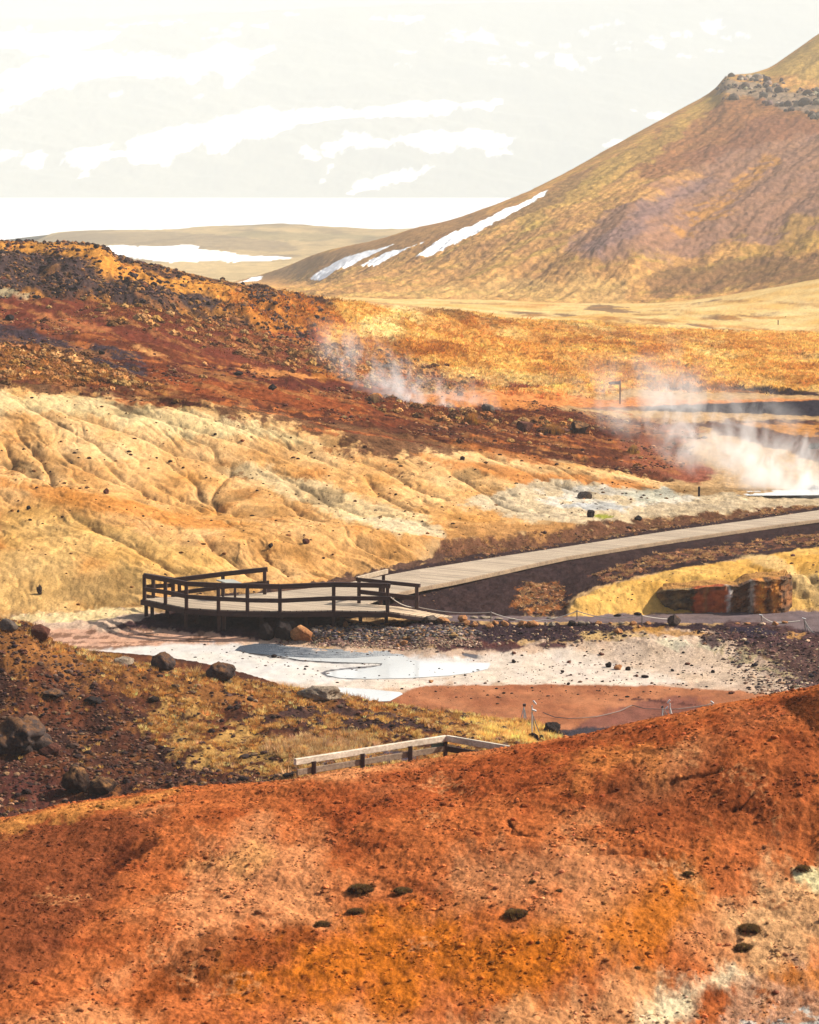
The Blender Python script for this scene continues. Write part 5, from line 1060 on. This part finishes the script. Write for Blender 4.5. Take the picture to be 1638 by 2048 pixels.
# ---------------- moss clumps on the red slope
m_moss = mat_rock('moss', C(136,100,64), C(84,58,40), None, 14.)
from mathutils import Vector, Matrix
m_gr0 = mat_vc('dry_moss', .9, trans=True, var=.2, sc_=9)
TP0 = [tuft_proto(rng, 12, .6, .8, .09) for _ in range(4)]
for i, (px, py, w_, h_, lab) in enumerate([(1032,1832,60,26,'largest moss clump, a domed dark tuft alone on the orange slope'),(722,1784,66,30,'wide flat moss clump left of centre on the red slope'),(806,1784,50,17,'flat dark moss clump right of the wide one'),(712,1826,46,18,'small moss clump below the wide one'),(645,1852,42,20,'yellowish moss tuft lowest left on the slope'),(1606,1740,38,20,'dark moss clump at the right edge above pale soil'),(1498,1862,62,27,'brown domed moss clump at lower right'),(1488,1898,48,22,'ragged black clump just below the brown dome'),(1376,1750,30,16,'dark crumbly tuft in the orange patch'),(1065,1764,18,8,'little dark speck of moss on the salmon soil'),(1118,1782,18,8,'little dark crumb of moss right of the other speck'),(1076,1886,12,10,'tiny black clod on the orange soil'),(1275,1936,18,8,'tiny dark clod beside the whitish streak')]):
    p = np.array(on(px, py, A)); k_ = p[1]/F; w_ *= .85; h_ *= .85
    e = empty('moss_clump', tuple(p), lab, 'moss clump', 'moss clumps on the red slope'); n = 240
    rr_ = np.sqrt(rng.random(n))*rng.uniform(.7, 1.25, n); aa_ = rng.random(n)*6.28; W_ = w_*k_/2; H_ = h_*k_*.55
    pos = np.stack([rr_*np.cos(aa_)*W_, rr_*np.sin(aa_)*W_*.9, H_*np.sqrt(np.clip(1-rr_**2, 0, 1))-.01], 1)+p
    s_ = W_*.16*rng.uniform(.6, 1.4, n); o = merged('tuft', TP0, pos, np.stack([s_, s_, s_*1.1], 1), rng.random(n)*6.28, jit(C(134,104,64), n, .4, .1), m_gr0)
    del o['kind']; o.parent = e; o.matrix_parent_inverse = Matrix.Translation(-Vector(tuple(p)))
    o = rock_obj('cushion', (0,0,0), w_*k_, H_*1.05, w_*k_*.9, m_moss, 700+i, sub=4, cuts=3, rough=.42, sink=.5); o.parent = e
# ---------------- stuff: stones, tufts, pebbles
m_vs = mat_vc('small_stones', .9, bump=.03, var=.25); m_gr = mat_vc('dry_grass', .8, trans=True, var=.15, sc_=3)
RP = [rock_shape(1, rng, 6, 0, .6) for _ in range(5)]; RP2 = [rock_shape(2, rng, 8, .08, .6) for _ in range(5)]
TP = [tuft_proto(rng, 26, .6, .6, .045) for _ in range(5)]; TPs = [tuft_proto(rng, 8, .6, .6, .10) for _ in range(4)]
def stones(name, S, n, dens, size, colf, sig=.5, flatn=.6, protos=None, sink=.2, **kw):
    P_, C_, ij = scatter(S, n, dens); s_ = size*np.exp(rng.normal(0, sig, n)); s_ = np.clip(s_, size*.3, size*3.2)
    sc3 = np.stack([s_*rng.uniform(.8, 1.3, n), s_*rng.uniform(.8, 1.3, n), s_*flatn*rng.uniform(.7, 1.2, n)], 1); P_[:, 2] += sc3[:, 2]*(.5-sink)
    return merged(name, protos or RP, P_, sc3, rng.random(n)*6.28, colf(n, C_), m_vs, **kw)
def tufts(name, S, n, dens, size, colf, hgt=1.0, protos=None, sig=.35, **kw):
    P_, C_, ij = scatter(S, n, dens); s_ = size*np.exp(rng.normal(0, sig, n))
    return merged(name, protos or TP, P_, np.stack([s_, s_, s_*hgt], 1), rng.random(n)*6.28, colf(n, C_), m_gr, **kw)
pal = lambda *cs: (lambda n, C_: jit(np.array(cs)[rng.integers(0, len(cs), n)], n, .25))
one = np.ones(B.Y.shape)*(B.PX < 1200)*ss(70, 75, B.Y)*ss(91.5, 90.5, B.Y)
stones('scree', B, 14000, one*(1.1-.8*B.dens_grass), .032, pal(C(84,58,50), C(60,44,44), C(116,82,64), C(150,112,84), C(96,60,44)), sig=.55)
stones('scree', B, 500, one, .07, pal(C(84,62,54), C(58,44,42), C(110,84,68)), sig=.4, protos=RP2)
clump = ss(-.05, .35, fbm(B.X/.9, B.Y/1.3, 4, 901, .6)); clump2 = ss(.05, .5, fbm(B.X/.5, B.Y/.8, 3, 902))
gcol = pal(C(240,184,104,1.3), C(216,150,74,1.2), C(250,206,136,1.4), C(170,112,60,1.1), C(200,146,80,1.2))
tufts('grass', B, 9000, one*(B.dens_grass*.9*clump+.16*clump2*clump), .085, gcol, .9)
tufts('grass', B, 2200, one*ss(88.3,89.2,B.Y)*(.3+clump), .12, gcol, .8)
tufts('grass', B, 1500, one*B.alpha([(560,1470),(640,1470),(760,1490),(700,1520),(600,1530),(520,1500)], soft=.4, warp=.5), .11, pal(C(236,196,140,1.15), C(220,174,112,1.15), C(200,150,94,1.1)), 1.1)
tufts('grass', B, 1600, one*B.alpha([(560,1565),(620,1545),(900,1518),(1000,1500),(960,1530),(700,1565)], soft=.2), .10, gcol, 1.0)
tufts('grass', B, 1500, one*B.alpha([(930,1440),(1090,1458),(1110,1475),(1060,1490),(960,1470)], soft=.3), .11, pal(C(254,206,124,1.6), C(246,190,104,1.5)), .9)
cl_d = ss(38, 39, A.Y)*ss(52.5, 51.5, A.Y)*(.12+ss(0, .4, fbm(A.X/.7, A.Y/.9, 4, 950, .6)))
def clod(n, C_): return jit(C_*rng.choice([.45, .8, 1.15, 1.6], (n, 1), p=[.3,.3,.25,.15]), n, .15)
stones('soil_crumbs', A, 13000, cl_d, .0115, clod, sig=.45, flatn=.7)
stones('soil_crumbs', A, 1500, cl_d, .026, clod, sig=.35, flatn=.6, protos=RP2)
crg = M.alpha([(1440,160),(1520,155),(1600,175),(1700,190),(1700,250),(1600,235),(1500,205),(1440,195)], soft=4, warp=5, ws=6)
stones('crags', M, 260, crg*ss(0,.25,fbm(M.X/9,M.Y/12,3,961)), .55, pal(C(150,132,116), C(110,94,86), C(180,160,138), C(90,76,70)), sig=.45, flatn=1.0, protos=RP2)
# pebble bank and shore
peb = G.alpha([(625,1258),(700,1252),(820,1258),(930,1256),(960,1266),(880,1275),(760,1280),(640,1284),(600,1282)], soft=.15, warp=.2)
stones('pebbles', G, 2600, peb, .05, pal(C(176,154,130), C(106,98,102), C(136,114,98), C(176,130,86), C(80,68,68)), sig=.35)
peb2 = G.alpha([(560,1286),(700,1276),(900,1278),(960,1288),(820,1296),(640,1294)], soft=.15)
stones('pebbles', G, 2500, peb2, .025, pal(C(190,150,120), C(120,90,80), C(210,180,150)), sig=.4)
mudz = G.alpha([(540,1290),(1000,1290),(1300,1265),(1480,1290),(1540,1370),(1200,1400),(900,1400),(700,1370),(300,1300)], soft=.5)*(.35+ss(0,.4,fbm(G.X, G.Y/2, 3, 77))*ss(950, 1150, G.PX))
stones('small_stones', G, 900, mudz, .022, pal(C(70,52,46), C(110,80,64), C(40,32,32)), sig=.6)
rgt = G.alpha([(1380,1262),(1500,1255),(1700,1280),(1700,1400),(1500,1390),(1440,1300)], soft=.5)+G.alpha([(860,1250),(1200,1252),(1300,1262),(1180,1285),(860,1296)], soft=.3)
stones('small_stones', G, 2200, rgt, .035, pal(C(80,60,58), C(56,46,52), C(130,98,80), C(190,160,130)), sig=.5)
bnk = dk*(1-0)+mound*.3
stones('small_stones', G, 1800, bnk, .028, pal(C(110,80,70), C(80,58,54), C(170,130,96)), sig=.5)
stones('small_stones', G, 900, yel, .035, pal(C(96,60,38), C(140,92,52), C(60,40,32)), sig=.6)
vm = G.alpha([(1180,1150),(1300,1110),(1500,1085),(1638,1068),(1700,1065),(1638,1090),(1500,1108),(1350,1130),(1220,1168)], soft=.2, warp=.4)*ss(-.05,.3,fbm(G.X/.8,G.Y/1.6,3,971))+G.alpha([(880,1100),(1000,1072),(1130,1062),(1300,1040),(1400,1032),(1638,1008),(1638,1018),(1350,1056),(1130,1090),(900,1128)], soft=.2)*.5*ss(-.05,.3,fbm(G.X/.9,G.Y/2,3,972))+G.alpha([(1050,1170),(1110,1165),(1130,1200),(1120,1232),(1060,1232),(1030,1210)], soft=.2)*.6
tufts('grass', G, 2200, vm, .10, pal(C(206,156,104,1.1), C(176,126,84), C(226,180,124,1.1)), .7)
stones('small_stones', G, 900, vm, .05, pal(C(150,104,72), C(96,66,54), C(190,140,96)), sig=.5)
# red slope, tussocks and rubble
stones('rubble', G, 3500, red*(.03+ss(.1,.4,fbm(G.X/5, G.Y/8, 4, 905))), .06, pal(C(110,62,46), C(74,46,40), C(160,104,70), C(190,140,96)), sig=.5)
lum = G.col.sum(-1)
stones('rubble', G, 6500, left*ss(236.5,235,G.Y)*ss(.75, .45, lum)*(.25+ss(-.1,.3,fbm(G.X/3,G.Y/5,4,963)))*(.3+ss(-.1,.4,fbm(G.X/4, G.Y/6, 4, 906))), .075, pal(C(84,62,58), C(60,48,50), C(110,80,64), C(170,118,70)), sig=.6, flatn=.8)
def tuss(name, S, n, dens, size, colf, **kw):
    P_, C_, ij = scatter(S, n, dens); s_ = size*np.exp(rng.normal(0, .35, n)); c_ = colf(n, C_)
    P_[:, 2] += s_*.08
    return merged(name, DOME, P_, np.stack([s_, s_, s_*.75], 1), rng.random(n)*6.28, c_, m_vs, **kw)
DOME = []
for q in range(4):
    v, f = rock_shape(3, rng, 0, .34); v[:, 2] = np.where(v[:, 2] > 0, v[:, 2], v[:, 2]*.5); DOME.append((v, f))
tmask = G.alpha([(200,600),(420,610),(560,680),(640,720),(560,740),(440,700),(250,650),(120,640)], soft=1.5, warp=1)*.5+G.alpha([(0,690),(120,700),(200,735),(330,780),(200,775),(0,755)], soft=.8, warp=.6)*1.6+G.alpha([(600,690),(760,700),(900,745),(980,770),(900,790),(720,770),(620,730)], soft=1, warp=1)*1.0+red*.015+G.alpha([(720,790),(860,810),(1000,830),(1200,850),(1180,870),(900,850),(740,815)], soft=1)*.5
tuss('tussocks', G, 1150, tmask, .19, pal(C(190,134,74), C(170,112,60), C(206,154,94), C(120,78,46)))
tufts('grass', G, 8000, tmask+left*.25*ss(.5, .8, lum), .26, (lambda n, C_: jit(C_*1.3+C(150,100,50)*.3, n, .22)), .45, TPs)
tufts('grass', G, 26000, grs*ss(315,290,G.Y)*(.4+ss(-.2,.4,fbm(G.X/5, G.Y/8, 4, 907))), .34, (lambda n, C_: jit(C_*1.4, n, .27)), .45, TPs)
# single tussocks
for i, (px, py, w_, h_, c_, lab) in enumerate([(945,845,36,26,C(214,146,66),'conical orange grass tussock on the red slope'),(1106,868,70,26,C(206,142,66),'wide bushy orange tussock left of the round dark boulder'),(750,802,32,18,C(186,146,104),'rounded straw tussock below the left plume'),(1267,905,22,20,C(206,160,86),'yellow tussock seen through the large plume')]):
    p = np.array(on(px, py)); k_ = p[1]/F; n = 60
    e = empty('grass_tussock', tuple(p), lab, 'tussock')
    pos = np.stack([rng.normal(0, w_*k_*.22, n), rng.normal(0, .3, n), np.zeros(n)], 1)
    o = merged('blades', TP, pos, np.stack([np.full(n, h_*k_*.35), np.full(n, h_*k_*.35), h_*k_*.9*np.exp(-np.abs(pos[:,0]/(w_*k_*.4))**2)], 1), rng.random(n)*6.28, jit(c_, n, .2), m_gr)
    del o['kind']; o.parent = e
    rg_ = rock_obj('mound', (0,0,0), w_*k_, h_*k_*.6, .8, r_rd, i+900, cuts=0, rough=.15); rg_.parent = e
# ---------------- water
T = NT('milky_water'); co_ = T.coords(1, .6, 1); n_ = T.noise(co_, 7, 3, .5)
bp = T.n('ShaderNodeBump', {'Height': n_, 'Distance': .004}).outputs[0]
T.bsdf(Base_Color=(*C(244,245,240,1.08), 1), Roughness=.12, Normal=bp, IOR=1.33, Specular_IOR_Level=.6); m_w = T.m
T = NT('stream_water'); n_ = T.noise(T.coords(1,.5,1), 16, 4, .6); bp = T.n('ShaderNodeBump', {'Height': n_, 'Distance': .06}).outputs[0]
xx = T.n('ShaderNodeSeparateXYZ', {0: T.coords()}).outputs[0]; yy = T.n('ShaderNodeSeparateXYZ', {0: T.coords()}).outputs[1]
f_ = T.math('ADD', T.mr(xx, -5.6, .5, -.15, .8), T.math('MULTIPLY', T.math('SUBTRACT', T.noise(T.coords(1.2, 2.2, 1), 2.2, 5, .65), .5), 1.6), clamp=True)
T.bsdf(Base_Color=T.mix(f_, (*C(96,108,122,.6), 1), (*C(240,242,238), 1)), Roughness=T.mr(f_, 0, 1, .45, .15), Normal=bp, IOR=1.33); m_w2 = T.m
def pond(name, pts, z, mat):
    mb = MB(); Q = [Z(x, y, z) for x, y in pts]; mb.v = Q; mb.f = [tuple(range(len(Q)))]
    o = mb.build(name, mat); o['kind'] = 'structure'; return o
pond('water', [(652,1350),(660,1344),(680,1340),(730,1337),(762,1331),(765,1327),(740,1326),(670,1324),(600,1320),(560,1312),(580,1304),(700,1304),(860,1305),(920,1308),(960,1316),(982,1328),(975,1338),(940,1346),(900,1351),(820,1356),(740,1358),(680,1356)], .014, m_w)
pond('water', [(470,1300),(480,1292),(520,1286),(552,1284),(570,1292),(640,1297),(760,1301),(880,1303),(860,1310),(760,1312),(700,1316),(620,1316),(560,1312),(500,1306)], .017, m_w2)
pond('water', [(660,1374),(720,1377),(800,1384),(806,1388),(780,1402),(730,1404),(640,1390)], .014, m_w)
G_ = [(640,1352),(652,1345),(690,1338),(760,1331),(768,1327),(745,1324)]
pond('water', [(1452,988),(1470,984),(1500,982),(1560,980),(1620,979),(1760,978),(1760,990),(1638,990),(1560,991),(1480,991)], on(1560,986)[2]+.06, m_w)
# ---------------- steam
def steam(px0, py0, px1, py1, d, depth, dens, shear, scale, label, thr=.42, pw=1.0):
    a = np.array(D(px0, py1, d)); b = np.array(D(px1, py0, d)); c = (a+b)/2; hx, hz = abs(b[0]-a[0])/2, abs(b[2]-a[2])/2; hy = depth/2
    T = NT('steam_vapour'); tc = T.n('ShaderNodeTexCoord').outputs['Object']; sp = T.n('ShaderNodeSeparateXYZ', {0: tc})
    w = T.math('MULTIPLY_ADD', sp.outputs[2], 1/(2*hz), .5)             # 0 base .. 1 top
    xs = T.math('ADD', T.math('DIVIDE', sp.outputs[0], hx), T.math('MULTIPLY', T.math('SUBTRACT', w, .35), shear))
    wid = T.math('MULTIPLY_ADD', w, .25, .55)
    rr = T.math('DIVIDE', xs, wid); ry = T.math('DIVIDE', sp.outputs[1], hy)
    r2 = T.math('ADD', T.math('MULTIPLY', rr, rr), T.math('MULTIPLY', ry, ry))
    ax_ = T.math('ABSOLUTE', T.math('DIVIDE', sp.outputs[0], hx)); fall = T.math('MULTIPLY', T.mr(r2, 1.0, .1, 0, 1), T.mr(ax_, .98, .65, 0, 1)); fz = T.math('MULTIPLY', T.mr(w, 0, .06, 0, 1), T.math('POWER', T.mr(w, 1, .15, 0, 1), pw))
    n = T.noise(T.n('ShaderNodeMapping', {'Vector': tc, 'Rotation': (0, shear*.5, 0), 'Scale': (1, .6, .75)}).outputs[0], scale, 4, .6, .8)
    n = T.mr(n, thr, thr+.22, 0, 1)
    de = T.math('MULTIPLY', T.math('MULTIPLY', T.math('MULTIPLY', fall, fz), n), dens)
    v = T.n('ShaderNodeVolumePrincipled', {'Color': (1, .99, .97, 1), 'Density': de, 'Anisotropy': .2}); T.t.links.new(v.outputs[0], T.out.inputs['Volume'])
    mb = MB(); mb.prism([(c[0]-hx,c[1]-hy),(c[0]+hx,c[1]-hy),(c[0]+hx,c[1]+hy),(c[0]-hx,c[1]+hy)], c[2]-hz, c[2]+hz)
    for i in range(8): mb.v[i] = tuple(np.array(mb.v[i])-c)
    o = mb.build('steam', T.m); o.location = c; o['kind'] = 'stuff'; o['label'] = label; return o
steam(1120, 700, 1840, 992, 149, 6.5, .68, 1.35, .75, 'large white steam plume rising from the hot pool and drifting left', .46, .9)
steam(1400, 900, 1800, 992, 149.5, 4.0, .8, .6, .9, 'low dense steam clinging to the surface of the hot pool', .44, 1.0)
steam(600, 630, 960, 825, 183, 4.5, .6, 1.5, .8, 'thin steam plume over the red slope', .46, .8)
steam(840, 740, 1040, 835, 190, 3.5, .4, .6, .9, 'faint steam wisp right of the thin plume')
steam(1200, 640, 1480, 830, 205, 5.0, .16, .5, .4, 'faint steam veil behind the sign')
print('things', time.time()-T0)
# ================================================================== LIGHT, AIR, CAMERA
SUN_EL = math.radians(38); to = np.array([.90, .28]); to /= np.linalg.norm(to)
sd = np.array([to[0]*math.cos(SUN_EL), to[1]*math.cos(SUN_EL), math.sin(SUN_EL)])
from mathutils import Vector
L = bpy.data.lights.new('sun', 'SUN'); L.energy = 5; L.angle = math.radians(.6); L.color = (1, .94, .85)
lo = bpy.data.objects.new('sun', L); COL.objects.link(lo); lo.rotation_euler = Vector(tuple(sd)).to_track_quat('Z', 'Y').to_euler(); lo.location = (60, 60, 80)
Wd = bpy.data.worlds.new('World'); sc.world = Wd; Wd.use_nodes = True; nt = Wd.node_tree
sky = nt.nodes.new('ShaderNodeTexSky'); sky.sky_type = 'NISHITA'; sky.sun_disc = False; sky.sun_elevation = SUN_EL
sky.sun_rotation = math.atan2(sd[0], sd[1]); sky.air_density = 1.0; sky.dust_density = 3.0; sky.ozone_density = 1.0
bg = nt.nodes['Background']; nt.links.new(sky.outputs[0], bg.inputs[0]); bg.inputs[1].default_value = .08
# haze
T = NT('haze_air'); v = T.n('ShaderNodeVolumePrincipled', {'Color': (.70, .735, .73, 1), 'Density': HAZE, 'Anisotropy': .0})
T.t.links.new(v.outputs[0], T.out.inputs['Volume'])
mb = MB(); x0, x1, y0, y1, z0, z1 = -3200, 3200, -60, 8200, -45, 470
mb.prism([(x0,y0),(x1,y0),(x1,y1),(x0,y1)], z0, z1); o = mb.build('haze', T.m); o['kind'] = 'stuff'
cam = bpy.data.cameras.new('camera'); co = bpy.data.objects.new('camera', cam); COL.objects.link(co); sc.camera = co
co.location = (0, 0, CAMZ); co.rotation_euler = (math.pi/2-TH, 0, 0)
cam.sensor_fit = 'HORIZONTAL'; cam.sensor_width = 24; cam.lens = 24*F/1638; cam.clip_start = .2; cam.clip_end = 20000
cam.dof.use_dof = True; cam.dof.focus_distance = 105; cam.dof.aperture_fstop = 4.5
sc.view_settings.view_transform = 'Standard'; sc.view_settings.look = 'None'; sc.view_settings.gamma = 1
sc.view_settings.exposure = EXPO
cy = sc.cycles; cy.max_bounces = 6; cy.diffuse_bounces = 2; cy.glossy_bounces = 2; cy.transmission_bounces = 2; cy.volume_bounces = 2
cy.volume_step_rate = 1.0; cy.volume_max_steps = 128; cy.use_denoising = True; cy.sample_clamp_indirect = 4
try: cy.denoiser = 'OPENIMAGEDENOISE'
except Exception: pass
print('script', time.time()-T0)
